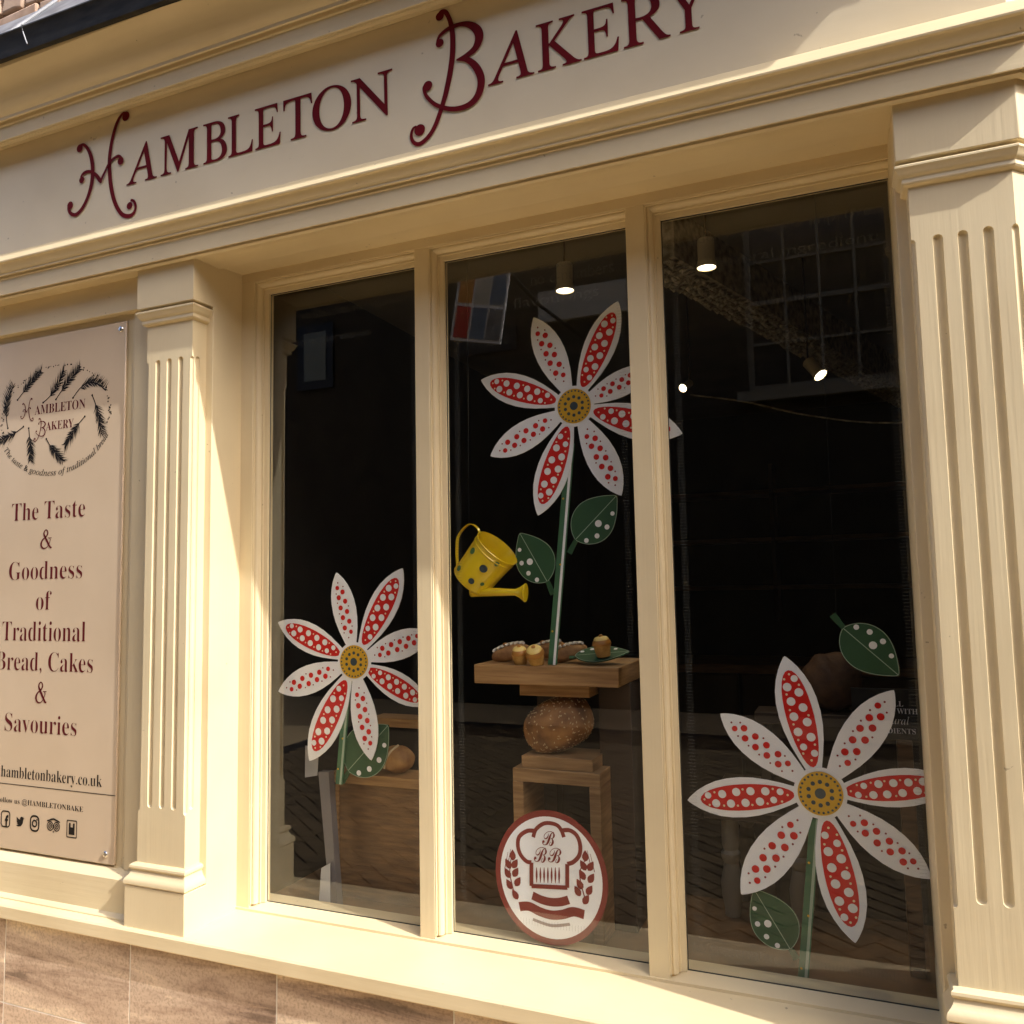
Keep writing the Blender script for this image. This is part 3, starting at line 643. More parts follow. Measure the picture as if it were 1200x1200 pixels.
for fx in (.25, .75):
    for rr in (.23, .12):
        ring(m, [(x0 + w * fx + w * rr * math.cos(k * PI / 8), z0 + h * .45 + w * rr * math.sin(k * PI / 8)) for k in range(16)], .0017, SY - .0001)
    m.disc(x0 + w * fx, z0 + h * .45, w * .05, SY - .0002, 8)
m.ribbon([(x0, z0 + h * .78, .002), (x0 + w * .2, z0 + h * .86, .0025), (x0 + w * .5, z0 + h * .95, .003), (x0 + w * .8, z0 + h * .86, .0025), (x1, z0 + h * .78, .002)], SY - .0004)
m.flat([(x0 + w * .44, z0 + h * .12), (x0 + w * .56, z0 + h * .12), (x0 + w * .5, z0 - h * .02)], SY); m.build('media_icon', M['ink'], sign, sharp=0, fix=False)
m = MB(); ring(m, rrect(*I[4], .004), .0016, SY); x0, z0, x1, z1 = I[4]; w, h = x1 - x0, z1 - z0
m.flat([(x0 + w * a, z0 + h * b) for a, b in ((.2, .15), (.8, .15), (.8, .85), (.62, .85), (.62, .6), (.38, .6), (.38, .85), (.2, .85))], SY - .0001)
m.build('media_icon', M['ink'], sign, sharp=0, fix=False)
for x, z in SCREW:
    MB().lathe([(.0105, 0), (.0105, .003), (.008, .006), (.004, .0068), (.0005, .007)], (x, -.198, z), (0, -1, 0), 16).build('screw', M['screw'], sign)

# ------------------------------------------------------------------ round window sticker
stx, stz, srx, srz = STICKER
YS = .0085
st = MB().plate([(stx + srx * math.cos(2 * PI * k / 64), stz + srz * math.sin(2 * PI * k / 64)) for k in range(64)], YS, YS + .0006).build('window_sticker', mat('sticker_maroon', (.22, .022, .016), .5), None, sharp=0)
tag(st, 'round white and maroon sticker with chef hat and wheat ears on the middle pane', 'sticker')
mar = st.data.materials[0]
asp = srx / srz
def sl_(p): return (stx + p[0] * srz, stz + p[1] * srz)
MB().flat([(stx + srx * .905 * math.cos(2 * PI * k / 64), stz + srz * .905 * math.sin(2 * PI * k / 64)) for k in range(64)], YS - .0003).build('sticker_ground', M['white'], st, sharp=0, fix=False)
m = MB()
m.ribbon([(*sl_(p), .0055) for p in HAT], YS - .0006)
m.ribbon([(*sl_(p), .0058) for p in HATL[:7]], YS - .0007)
for a, b in ((6, 7), (7, 9), (9, 10)):
    (xa, za), (xb, zb) = sl_(HATL[a]), sl_(HATL[b]); m.ribbon([(xa, za, .0058), (xb, zb, .0058)], YS - .0008 - .0001 * a)
m.ribbon([(*sl_(p), .0058) for p in HATL[10:]], YS - .0007)
for x, z, x2, z2 in BARS: m.ribbon([(*sl_((x, z)), .0008), (*sl_(((x + x2) / 2, (z + z2) / 2)), .0028), (*sl_((x2, z2)), .0008)], YS - .0006)
m.build('chef_hat', mar, st, sharp=0, fix=False)
for x, z, x2, z2 in BS:
    m = MB(); a, b = sl_((x, z)), sl_((x2, z2)); put_text(m, 'B', a[0], b[0], a[1], b[1] - a[1], YS - .0012 - .0002 * BS.index((x, z, x2, z2)), style='script', thin=.0, capu=.70); m.build('initial', mar, st, sharp=0, fix=False)
for W_, sg in ((WHEATL, -1), (WHEATR, 1)):
    m = MB()
    m.ribbon([(*sl_((W_[0][0] + sg * .02, W_[0][1] - .02)), .0012), (*sl_((W_[3][0] + sg * .02 - sg * .06, W_[3][1])), .0015), (*sl_((W_[-1][0], W_[-1][1] - .05)), .0018)], YS - .0006)
    for i, p in enumerate(W_):
        an = PI / 2 + (0 if i == 0 else (.55 if i % 2 else -.55)); X, Z = sl_(p); kernel(m, X - .015 * math.cos(an), Z - .015 * math.sin(an), an, .031, .0095, YS - .0007 - .0001 * i)
    for d in (.07, .12): m.ribbon([(*sl_((W_[0][0] + sg * (d - .04), W_[0][1] + .16 - d)), .0005), (*sl_((W_[0][0] + sg * (d + .02), W_[0][1] - .1 - d)), .0011)], YS - .0006)
    m.build('wheat_sprig', mar, st, sharp=0, fix=False)
def curve_px(l, w): return MB().ribbon([(*sl_(p), w) for p in l], YS - .0006)
curve_px([(-.30, -.305), (-.15, -.35), (.0, -.365), (.15, -.345), (.29, -.295)], .0115).build('ribbon', mar, st, sharp=0, fix=False)
curve_px([(-.52, -.50), (-.36, -.475), (-.18, -.53), (.0, -.555), (.18, -.525), (.36, -.46), (.53, -.48)], .0125).build('ribbon', mar, st, sharp=0, fix=False)
curve_px([(-.30, -.66), (.0, -.71), (.30, -.65)], .004).build('small_print', mat('sticker_grey', (.35, .28, .27), .6), st, sharp=0, fix=False)

# ================================================================== inside the shop
ZF = .50
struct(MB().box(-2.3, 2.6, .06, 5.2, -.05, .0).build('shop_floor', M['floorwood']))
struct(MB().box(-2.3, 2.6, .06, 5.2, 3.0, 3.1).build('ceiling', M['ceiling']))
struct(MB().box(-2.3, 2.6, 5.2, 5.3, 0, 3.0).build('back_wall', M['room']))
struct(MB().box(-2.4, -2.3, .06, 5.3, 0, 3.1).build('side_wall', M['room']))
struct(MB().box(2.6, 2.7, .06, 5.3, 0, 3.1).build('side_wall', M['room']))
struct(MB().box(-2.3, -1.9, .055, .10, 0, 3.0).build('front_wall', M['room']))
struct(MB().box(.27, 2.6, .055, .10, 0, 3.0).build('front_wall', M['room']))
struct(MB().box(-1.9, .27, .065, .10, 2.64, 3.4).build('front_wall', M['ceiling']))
wb = MB().box(-1.89, .26, .062, .62, .44, ZF).build('window_board', M['oakdark'], None, bevel=.003)
tag(wb, 'dark wooden display board along the bottom inside the shop window', 'window board')

# ---- flower cut-outs
PW = ((.10, .036), (.16, .052), (.25, .083), (.36, .117), (.47, .140), (.57, .149), (.67, .146), (.76, .131), (.84, .104), (.91, .070), (.96, .036), (.985, .016), (1.0, .0))
def petal_outline(L_, k=1.0, t0=0.0, t1=1.0):
    q = [(t, w) for t, w in PW]
    pts = [(t, w) for t, w in q]
    return [(t * L_, w * L_) for t, w in pts] + [(t * L_, -w * L_) for t, w in pts[-2::-1]]
def flower(idx, label):
    (cx, cz), y, tips = FLOWER[idx]
    root = empty('flower_cutout'); root.location = (0, 0, 0)
    tag(root, label, 'flower decoration', 'spotted flower cut-outs in the window')
    rn = random.Random(20 + idx); Lm = sum(math.hypot(a - cx, b - cz) for a, b in tips) / 8
    for i, (tx, tz) in enumerate(tips):
        an = math.atan2(tz - cz, tx - cx); L_ = math.hypot(tx - cx, tz - cz); c, s_ = math.cos(an), math.sin(an)
        def w2(u, v): return (cx + c * u - s_ * v, cz + s_ * u + c * v)
        lay = .0012 * (i % 2)
        red = (i % 2 == 0)
        out = [w2(u, v) for u, v in petal_outline(L_)]
        cl = rn.uniform(-.011, .004)
        def curl(mb):
            mb.v = [(q[0], q[1] + cl * (math.hypot(q[0] - cx, q[2] - cz) / L_) ** 2, q[2]) for q in mb.v]
            return mb
        fl_ = MB(); on = len(out); hn = on // 2
        for yy_, fl2 in ((y - lay, 0), (y + .004 - lay, 1)):
            b0_ = len(fl_.v); fl_.v += [(a_, yy_, b_) for a_, b_ in out]
            for j in range(hn - 1):
                fc = (b0_ + j, b0_ + j + 1, b0_ + on - 2 - j, b0_ + on - 1 - j); fl_.f.append(fc if fl2 else fc[::-1])
            fc = (b0_ + hn - 1, b0_ + hn, b0_ + hn + 1); fl_.f.append(fc if fl2 else fc[::-1])
        fl_.f += [(j, (j + 1) % on, on + (j + 1) % on, on + j) for j in range(on)]
        p = curl(fl_).build('petal', M['white'], root, sharp=0)
        yy = y - lay - .0006
        if red:
            pts = []
            for k in range(28):
                a = 2 * PI * k / 28; u = .54 + .355 * math.cos(a); v = .098 * math.sin(a) * (1 + .10 * math.cos(a))
                pts.append(w2(u * L_, v * L_))
            il = MB(); il.v = [(a_, yy, b_) for a_, b_ in pts]; il.f = [(j, j + 1, 27 - j, 28 - j if j else 0)[:4] for j in range(1, 13)] + [(0, 1, 27), (13, 14, 15)]
            curl(il).build('inlay', M['spotred'], p, sharp=0, fix=False)
        big = MB(); small = MB()
        n = 11 if red else 10
        for k in range(n):
            t = .285 + .545 * k / (n - 1) if red else .33 + .50 * k / (n - 1)
            sd = 1 if k % 2 else -1
            e = math.sin(PI * min(1, max(0, (t - .12) / .86))) ** .5
            v = sd * (.040 * e if red else .036 * e) + rn.uniform(-.004, .004)
            r_ = (.031 if .36 < t < .78 else .025) if red else (.028 if .36 < t < .78 else .024)
            x, z_ = w2((t + rn.uniform(-.004, .004)) * L_, v * L_); big.disc(x, z_, r_ * L_, yy - .0005, 18)
            if k % 4 != 3:
                x, z_ = w2((t + rn.uniform(-.006, .006)) * L_, -sd * (.060 if red else .068) * e * L_); small.disc(x, z_, (.0085 if red else .0080) * L_, yy - .0004, 10)
        for t in ((.235, .865) if red else (.27, .885)):
            x, z_ = w2(t * L_, rn.uniform(-.01, .01) * L_ if not red else 0); small.disc(x, z_, .0085 * L_, yy - .0004, 10)
        stuff(curl(big).build('spots', M['cardwhite'] if red else M['spotred'], p, sharp=0, fix=False))
        stuff(curl(small).build('small_spots', M['cream_dot'] if red else M['dotred'], p, sharp=0, fix=False))
    yc = y - .004
    def ell(k=48, r_=1): return [(cx + r_ * Lm * math.cos(2 * PI * j / k), cz + r_ * Lm * math.sin(2 * PI * j / k)) for j in range(k)]
    MB().plate(ell(r_=.195), yc + .0022, yc + .006).build('centre_backing', M['white'], root, sharp=0)
    d = MB().plate(ell(r_=.165), yc, yc + .0021).build('centre', M['yellow'], root, sharp=0)
    m = MB(); m.disc(cx, cz, .040 * Lm, yc - .0006, 20)
    for k in range(10): a = 2 * PI * k / 10 + .3; m.disc(cx + .088 * Lm * math.cos(a), cz + .088 * Lm * math.sin(a), .0165 * Lm, yc - .0006, 12)
    for k in range(26): a = 2 * PI * k / 26; m.disc(cx + .145 * Lm * math.cos(a), cz + .145 * Lm * math.sin(a), .0095 * Lm, yc - .0006, 8)
    stuff(m.build('centre_dots', M['slate'], d, sharp=0, fix=False))
    (ax, az), (bx, bz) = STEM[idx]
    w = .013 if idx != 1 else .014
    s1 = MB().plate([(ax - w, az), (ax + w, az), (bx + w, bz), (bx - w, bz)], y + .0052, y + .010).build('stem', M['stemgreen'], root, sharp=0)
    MB().plate([(ax + w * .2, az), (ax + w * .75, az), (bx + w * .75, bz), (bx + w * .2, bz)], y + .0036, y + .005).build('stem_stripe', M['rib'] if idx != 1 else M['white'], s1, sharp=0)  # pale stripe along the right of the stem, its own colour
    m = MB()
    for k in range(3):
        t = .25 + .3 * k; m.disc(ax + (bx - ax) * t + (w * .1 if k % 2 else -w * .5), az + (bz - az) * t, .0032, y + .0030, 8)
    stuff(m.build('stem_dots', M['yellow'], s1, sharp=0, fix=False))
    return root
def leaf(key, side, parent=None, name='leaf', wide=.37, trans=None):
    s_, b_, t_, y = LEAF[key]
    dx, dz = t_[0] - b_[0], t_[1] - b_[1]; L_ = math.hypot(dx, dz); ux, uz = dx / L_, dz / L_; nx, nz = -uz, ux
    W_ = ((0, .02), (.04, .13), (.12, .24), (.24, .33), (.38, .37), (.52, .36), (.66, .30), (.79, .21), (.9, .11), (1, 0))
    sm = smooth([(t, w) for t, w in W_], 3)
    def w2(t, v): return (b_[0] + ux * t * L_ + nx * v * L_, b_[1] + uz * t * L_ + nz * v * L_)
    k = wide / .37
    out = [w2(t, w * k) for t, w in sm] + [w2(t, -w * k) for t, w in sm[-2::-1]]
    o = MB().plate(out, y, y + .004).build(name, M['leaf'], parent, sharp=0)
    # stalk
    sx, sz = s_; hx, hz = b_[0] + ux * .03 * L_, b_[1] + uz * .03 * L_
    px, pz = -(hz - sz), hx - sx; l = math.hypot(px, pz); px, pz = px / l * .0065, pz / l * .0065
    MB().plate([(sx - px * 1.4, sz - pz * 1.4), (hx - px, hz - pz), (hx + px, hz + pz), (sx + px * 1.4, sz + pz * 1.4)], y + .0043, y + .008).build('stalk', M['leaf'], o, sharp=0)
    m = MB(); m.ribbon([(*w2(0.0, 0), .0011), (*w2(.98, 0), .0009)], y - .0005)
    edge = [w2(t, w * k * .985) for t, w in sm] + [w2(t, -w * k * .985) for t, w in sm[-2::-1]]
    m.ribbon([(*p, .0008) for p in edge[::2] + [edge[-1]]], y - .0004)
    m.build('midrib', M['rib'], o, sharp=0, fix=False)
    m = MB()
    for t, v, r_ in ((.30, .23, .040), (.52, .25, .040), (.74, .16, .034), (.46, .10, .055), (.12, .15, .038)):
        X, Z = w2(t, v * side * k); m.disc(X, Z, r_ * L_ * 1.05, y - .0008, 16)
    stuff(m.build('spots', M['cardwhite'], o, sharp=0, fix=False))
    return o
f1 = flower(0, 'red and white spotted flower cut-out low in the left pane')
f2 = flower(1, 'red and white spotted flower cut-out standing on the oak shelf above the watering can')
f3 = flower(2, 'largest red and white spotted flower cut-out at the bottom of the right pane')
leaf('a', -1, f1); leaf('b', -1, f2, wide=.36); leaf('c', 1, f2, wide=.36); leaf('e', 1, f3)
lf = leaf('d', 1, None, 'leaf_cutout', .34)
tag(lf, 'single green spotted leaf cut-out hanging high in the right pane', 'leaf decoration')
MB().tube([(LEAF['d'][0][0] + .01, .082, LEAF['d'][0][1]), (LEAF['d'][0][0] + .012, .084, 2.995)], .0006, 5).build('thread', M['black'], lf)

# ---- watering can, tipped to pour, hung on a thread
can = empty('watering_can')
tag(can, 'yellow tin watering can with green spots tipped in the middle pane', 'watering can')
yc = .10
b0 = Vector((CAN['bot'][0], yc, CAN['bot'][1])); t0 = Vector((CAN['top'][0], yc, CAN['top'][1]))
ax = (t0 - b0); H = ax.length; ax.normalize()
ra = math.hypot(CAN['rimA'][0] - CAN['rimB'][0], CAN['rimA'][1] - CAN['rimB'][1]) / 2; rb = ra * .88
ax2 = (ax + Vector((0, -.10, 0))).normalized()
m = MB().lathe([(rb * .96, 0), (rb, .004), (rb, .010), (rb * .985, .013), (ra * .96, H * .86), (ra * .985, H * .87), (ra * .985, H * .89), (ra * .965, H * .90), (ra * .985, H - .004), (ra * 1.01, H), (ra * .985, H + .002), (ra * .955, H - .002), (rb * .95, .012), (.0005, .011)], b0, ax2, 36)
body = m.build('body', M['can'], can, sharp=30)
side = ax2.cross(Vector((0, 1, 0))).normalized(); fr = -side.cross(ax2) if side.cross(ax2).y > 0 else side.cross(ax2)
for u, v, r_, mk in ((-.42, .62, .0125, 'slate'), (-.35, .22, .0095, 'slate'), (.52, .20, .0095, 'cangreen'), (.48, .72, .0105, 'cangreen'), (-.74, .30, .0065, 'cangreen'), (-.68, .88, .008, 'cangreen')):
    rr = rb * (1 - v) + ra * .96 * v
    a = math.asin(max(-.98, min(.98, u)))
    mm = MB(); pts = []; nrm0 = (-side * math.sin(-a) + fr * math.cos(a))
    for k in range(16):
        aa = a + r_ / rr * math.cos(2 * PI * k / 16); hh = H * v + r_ * math.sin(2 * PI * k / 16)
        pts.append(b0 + ax2 * hh + (side * math.sin(aa) + fr * math.cos(aa)) * (rr + .0022))
    mm.add(pts, [tuple(range(16))]).build('spot', M[mk], body, sharp=0)
sp0 = Vector((CAN['sp0'][0], yc - .02, CAN['sp0'][1])); sp1 = Vector((CAN['sp1'][0], yc - .035, CAN['sp1'][1])); rs = Vector((CAN['rose'][0], yc - .045, CAN['rose'][1]))
MB().tube([sp0 - (sp1 - sp0) * .35, sp0, sp1], [.017, .0145, .010], 14).build('spout', M['can'], can)
d = Vector((1, .10, -.06)).normalized()
MB().lathe([(.010, -.004), (.0115, 0), (.016, .010), (.0255, .024), (.028, .026), (.028, .029), (.0005, .0295)], sp1, d, 20).build('rose', M['can'], can)
h = [Vector((CAN[k][0], yc, CAN[k][1])) for k in ('h0', 'h1', 'h2', 'h3')]
hp = smooth([tuple(h[0] - Vector((0, 0, .004))), tuple(h[0] + Vector((-.012, 0, .020))), tuple(h[1]), tuple(h[2]), tuple((h[2] + h[3]) / 2 + Vector((-.004, 0, 0))), tuple(h[3] - Vector((0, 0, .01)))], 5)
m = MB(); n = len(hp)
for i, p in enumerate(hp): pass
vs_ = []; 
for i in range(n):
    a = Vector(hp[max(i - 1, 0)]); b = Vector(hp[min(i + 1, n - 1)]); t = (b - a).normalized(); nn = t.cross(Vector((0, 1, 0))).normalized() * .0012; o_ = Vector((0, .008, 0)); p = Vector(hp[i])
    vs_ += [p - nn - o_, p + nn - o_, p + nn + o_, p - nn + o_]
m.add(vs_, [(i * 4 + j, i * 4 + (j + 1) % 4, i * 4 + 4 + (j + 1) % 4, i * 4 + 4 + j) for i in range(n - 1) for j in range(4)] + [(0, 1, 2, 3), tuple(range(4 * n - 4, 4 * n))])
m.build('handle', M['can'], can)
MB().tube([tuple(h[1]), (h[1].x + .01, yc, 2.995)], .0006, 5).build('thread', M['black'], can)

# ---- oak display furniture in the middle pane
sh = MB().box(-1.101, -.637, .12, .42, 1.240, 1.298).build('oak_shelf', M['oak'], None, bevel=.003)
tag(sh, 'thick oak shelf slab holding buns and a flower in the middle pane', 'shelf')
MB().box(-.977, -.749, .19, .40, 1.198, 1.2395).build('cleat', M['oak'], sh, bevel=.002)
MB().box(-.742, -.640, .26, .41, .502, 1.2395).build('support', M['umber'], sh, bevel=.002)
MB().box(-.985, -.92, .36, .41, .502, 1.2395).build('support', M['umber'], sh, bevel=.002)
stn = empty('oak_stand'); tag(stn, 'small oak frame stand under the seeded loaf, behind the round sticker', 'stand')
MB().box(-.989, -.711, .15, .33, .945, .9845).build('top_bar', M['oak'], stn, bevel=.002)
for x0, x1 in ((-.989, -.955), (-.745, -.711)): MB().box(x0, x1, .15, .33, ZF + .0005, .9448).build('leg', M['oak'], stn, bevel=.002)
blk = MB().box(-.963, -.735, .16, .32, .985, 1.021).build('oak_block', M['oak'], None, bevel=.002)
tag(blk, 'flat oak block between the seeded loaf and its stand', 'block')
def blob(c, r_, rot=0, lump=.04, seed=1, n=28, m_=18, squ=2.4, flat=-1.0):
    rn = random.Random(seed); ph = [(rn.uniform(0, 6), rn.uniform(0, 6), rn.uniform(1.5, 4)) for _ in range(5)]
    mb = MB(); vs_ = []
    for i in range(m_ + 1):
        th = PI * i / m_
        for k in range(n):
            a = 2 * PI * k / n
            def se(v, e): return math.copysign(abs(v) ** (2 / e), v)
            x, y, z_ = se(math.sin(th), squ) * se(math.cos(a), squ), se(math.sin(th), squ) * se(math.sin(a), squ), se(math.cos(th), squ)
            d_ = 1 + lump * sum(math.sin(q[2] * x * 2 + q[0]) * math.cos(q[2] * z_ * 2 + q[1] + y) for q in ph) / 2
            v = Vector((x * r_[0] * d_, y * r_[1] * d_, max(z_ * d_, flat) * r_[2])); v.rotate(Matrix.Rotation(rot, 3, 'Y'))
            vs_.append(Vector(c) + v)
    fs = [(i * n + k, i * n + (k + 1) % n, (i + 1) * n + (k + 1) % n, (i + 1) * n + k) for i in range(m_) for k in range(n)]
    return mb.add(vs_, fs)
def solid(mb, name, mt, parent=None):
    me = mb.mesh(name, 0, False); bm = bmesh.new(); bm.from_mesh(me); bmesh.ops.remove_doubles(bm, verts=bm.verts, dist=1e-5); bmesh.ops.recalc_face_normals(bm, faces=bm.faces); bm.to_mesh(me); bm.free()
    me.shade_smooth(); return link(name, me, mt, parent)
lo = solid(blob((-.866, .235, 1.107), (.114, .080, .078), R(-22), .028, 4, squ=2.35), 'seeded_loaf', M['crust'])
tag(lo, 'brown seeded loaf resting on the oak block in the middle pane', 'bread')
rn = random.Random(5); m = MB(); me = lo.data; pol = [p for p in me.polygons if p.normal.y < .2 and p.area > 1e-6]
for k in range(420):
    p = rn.choice(pol); vv = [me.vertices[i].co for i in p.vertices]; w = [rn.random() for _ in vv]; s_ = sum(w)
    c = sum((v * (a / s_) for v, a in zip(vv, w)), Vector()); nn = p.normal; t = nn.orthogonal().normalized(); t.rotate(Matrix.Rotation(rn.uniform(0, PI), 3, nn)); b = nn.cross(t)
    c = c + nn * .0012; l, wd = .0042, .0020
    m.add([c - t * l, c + b * wd + nn * .0009, c + t * l, c - b * wd + nn * .0009, c + nn * .0016], [(0, 3, 4), (3, 2, 4), (2, 1, 4), (1, 0, 4)])
stuff(m.build('seeds', M['seed'], lo, sharp=0))

# small cakes and iced buns on the shelf
def muffin(x, y, z, tilt, label, sc=1.0):
    e = empty('iced_muffin'); e.location = (x, y, z); e.rotation_euler = (tilt[0], tilt[1], 0); e.scale = (sc, sc, sc)
    tag(e, label, 'cake', 'iced muffins on the oak shelf')
    MB().lathe([(.0005, 0), (.0195, 0), (.021, .003), (.026, .030), (.0275, .034)], (0, 0, 0), n=20).build('case', M['sponge'], e)
    MB().lathe([(.027, .0335), (.029, .038), (.0275, .045), (.022, .052), (.012, .0555), (.0005, .056)], (0, 0, 0), n=20).build('dome', M['nut'], e)
    MB().lathe([(.0235, .0505), (.0225, .0535), (.018, .0585), (.010, .0605), (.0005, .061)], (0, 0, 0), n=20).build('icing', M['icing_y'], e)
    MB().lathe([(.0065, .0605), (.006, .064), (.003, .0665), (.0005, .067)], (0, 0, 0), n=12).build('topping', M['nut'], e)
    return e
muffin(-.955, .15, 1.2985, (R(12), 0), 'iced muffin left of the other muffin at the front of the shelf', .92)
muffin(-.898, .145, 1.3005, (R(30), 0), 'iced muffin tilted to show its yellow top, beside the flower stem', 1.02)
def bun(x, y, z, rz, label, L_=.062):
    e = solid(blob((0, 0, .024), (L_, .027, .024), 0, .05, int(abs(x) * 1000), 20, 12, 2.3), 'iced_bun', M['crust2']); e.location = (x, y, z); e.rotation_euler = (0, R(-14), rz)
    tag(e, label, 'bun', 'iced buns on the oak shelf')
    pts = []
    for k in range(15):
        t = k / 14; pts.append((-L_ * .8 + 1.6 * L_ * t, .015 * (1 if k % 2 else -1), .027 + .0245 * math.sqrt(max(0.05, 1 - ((-.8 + 1.6 * t)) ** 2 * .85))))
    MB().tube(smooth(pts, 3), .0046, 6).build('icing', M['icing'], e)
    MB().lathe([(.0005, 0), (.007, .002), (.008, .007), (.005, .011), (.0005, .012)], (-L_ * .15, -.004, .047), n=10).build('nut', M['nut'], e)
    return e
bun(-1.010, .215, 1.304, R(20), 'white iced bun at the left end of the oak shelf')
bun(-.915, .30, 1.306, R(10), 'white iced bun behind the flower stem at the back of the shelf')
bun(-.822, .235, 1.304, R(25), 'white iced bun right of the flower stem')
# leaf lying on the shelf with a muffin on it
LEAF['f'] = [(0, -.02), (0, 0), (0, .165), 0.0]
lf2 = leaf('f', 1, None, 'leaf_cutout', .33)
lf2.rotation_euler = (R(-90), 0, R(58)); lf2.location = (-.655, .145, 1.2995)
lf2.rotation_euler = (R(90), 0, 0)
lf2.matrix_world = Matrix.Translation((-.792, .195, 1.3245)) @ Matrix.Rotation(R(20), 4, 'X') @ Matrix.Rotation(R(-78), 4, 'Z') @ Matrix.Rotation(R(-90), 4, 'X')
tag(lf2, 'green spotted leaf cut-out lying flat on the oak shelf', 'leaf decoration')
muffin(-.700, .185, 1.3235, (R(6), R(-5)), 'iced muffin standing on the flat green leaf', 1.0)

# ---- left pane: oak crate with a loaf, grey bar, white cards
cr = empty('oak_crate'); tag(cr, 'oak crate with two shelves behind the left flower', 'crate')
MB().box(-1.695, -1.31, .20, .32, .878, .912).build('shelf_board', M['oak'], cr, bevel=.002)
MB().box(-1.66, -1.31, .21, .32, ZF + .0005, .8775).build('front_panel', M['oakdark'], cr, bevel=.002)
MB().box(-1.675, -1.6605, .205, .235, ZF + .0005, .8775).build('corner_post', M['oak'], cr, bevel=.002)
MB().box(-1.60, -1.37, .30, .40, 1.055, 1.085).build('upper_shelf', M['oak'], cr, bevel=.002)
MB().box(-1.60, -1.575, .31, .318, .9125, 1.0545).build('upright', M['oak'], cr, bevel=.002)
gb = MB().add([(-1.683, .12, .930), (-1.642, .12, .932), (-1.642, .15, .932), (-1.683, .15, .930), (-1.632, .115, ZF), (-1.602, .115, ZF), (-1.602, .145, ZF), (-1.632, .145, ZF)], [(0, 1, 2, 3), (4, 7, 6, 5), (0, 4, 5, 1), (1, 5, 6, 2), (2, 6, 7, 3), (3, 7, 4, 0)]).build('grey_bar', M['greybar'])  # solid grey bar standing in for an unidentified streak in the pane
tag(gb, 'solid grey batten leaning in front of the oak crate', 'bar')
l2 = solid(blob((-1.462, .262, .957), (.062, .050, .046), 0, .05, 9, squ=2.1), 'round_loaf', M['crust2'])
tag(l2, 'round slashed loaf on the oak crate in the left pane', 'bread')
MB().tube(smooth([(-1.482, .211, .935), (-1.476, .2095, .96), (-1.464, .2215, .99), (-1.45, .25, 1.0065)], 4), .004, 6).build('slash', M['flour'], l2)
cd = MB().add([(-1.745, .13, .905), (-1.695, .13, .915), (-1.690, .132, 1.01), (-1.745, .132, 1.01), (-1.745, .1325, .905), (-1.695, .1325, .915), (-1.690, .1345, 1.01), (-1.745, .1345, 1.01)], [(0, 1, 2, 3), (4, 7, 6, 5), (0, 4, 5, 1), (1, 5, 6, 2), (2, 6, 7, 3), (3, 7, 4, 0)]).build('price_card', M['cardgrey'])
tag(cd, 'small pale card by the lower left petal of the left flower', 'card')
cd2 = MB().add([(-1.66, .09, ZF), (-1.615, .09, ZF), (-1.625, .105, .645), (-1.66, .105, .625), (-1.66, .092, ZF), (-1.615, .092, ZF), (-1.625, .107, .645), (-1.66, .107, .625)], [(0, 1, 2, 3), (4, 7, 6, 5), (0, 4, 5, 1), (1, 5, 6, 2), (2, 6, 7, 3), (3, 7, 4, 0)]).build('price_card', M['cardgrey'])
tag(cd2, 'folded pale card standing at the foot of the grey batten', 'card')

# ---- right pane: loaf, notice, turned leg table, post
l3 = solid(blob((-.075, .55, 1.225), (.085, .09, .088), R(10), .05, 12, squ=2.2), 'crusty_loaf', M['crust3'])
tag(l3, 'dark crusty loaf behind the large flower in the right pane', 'bread')
post = MB().box(.09, .128, .25, .30, ZF + .0005, 1.105).build('oak_post', M['oakdark'], None, bevel=.002)
tag(post, 'brown oak post under the black notice at the right edge of the window', 'post')
sl3 = MB().box(-.30, .14, .46, .59, 1.10, 1.135).build('dark_shelf', M['umber'], None, bevel=.002)
tag(sl3, 'dark oak shelf under the crusty loaf in the right pane', 'shelf')
MB().box(-.29, -.26, .47, .58, ZF + .0005, 1.0995).build('upright', M['umber'], sl3, bevel=.002)
nb = MB().box(-.0175, .197, .25, .258, 1.1099, 1.2437).build('notice_board', M['black'])
tag(nb, 'black notice with white lettering at the right edge of the window', 'notice')
for t, x1, z, cap, st_ in (('ALL', 0.1107, 1.1982, .014, 'bold'), ('BAKED WITH', 0.1448, 1.1790, .014, 'bold'), ('natural', 0.1234, 1.1510, .020, 'italic'), ('INGREDIENTS', 0.1374, 1.1265, .014, 'bold')):
    m = MB(); v, f = glyphs(t, st_, -.006); a = min(p[0] for p in v); b = max(p[0] for p in v); k = cap / .69 * .92
    m.add([(x1 - (b - p[0]) * k, .2485, z + p[1] * cap / .69) for p in v], f); m.build('notice_line', M['cardwhite'], nb, sharp=0, fix=False)
tb = empty('side_table'); tag(tb, 'cream table with a turned leg inside, left of the large flower', 'table')
MB().box(-.47, -.12, .45, .95, .80, .83).build('table_top', M['umber'], tb, bevel=.003)
for x, y in ((-.395, .5), (-.19, .5), (-.395, .9), (-.19, .9)):
    MB().lathe([(.024, ZF - .49), (.024, .06), (.014, .07), (.022, .2), (.026, .42), (.024, .52), (.032, .56), (.034, .60), (.026, .64), (.022, .66), (.030, .675), (.030, .69), (.022, .70), (.027, .715), (.027, .7995)], (x, y, 0), n=18).build('leg', M['legcream'], tb)

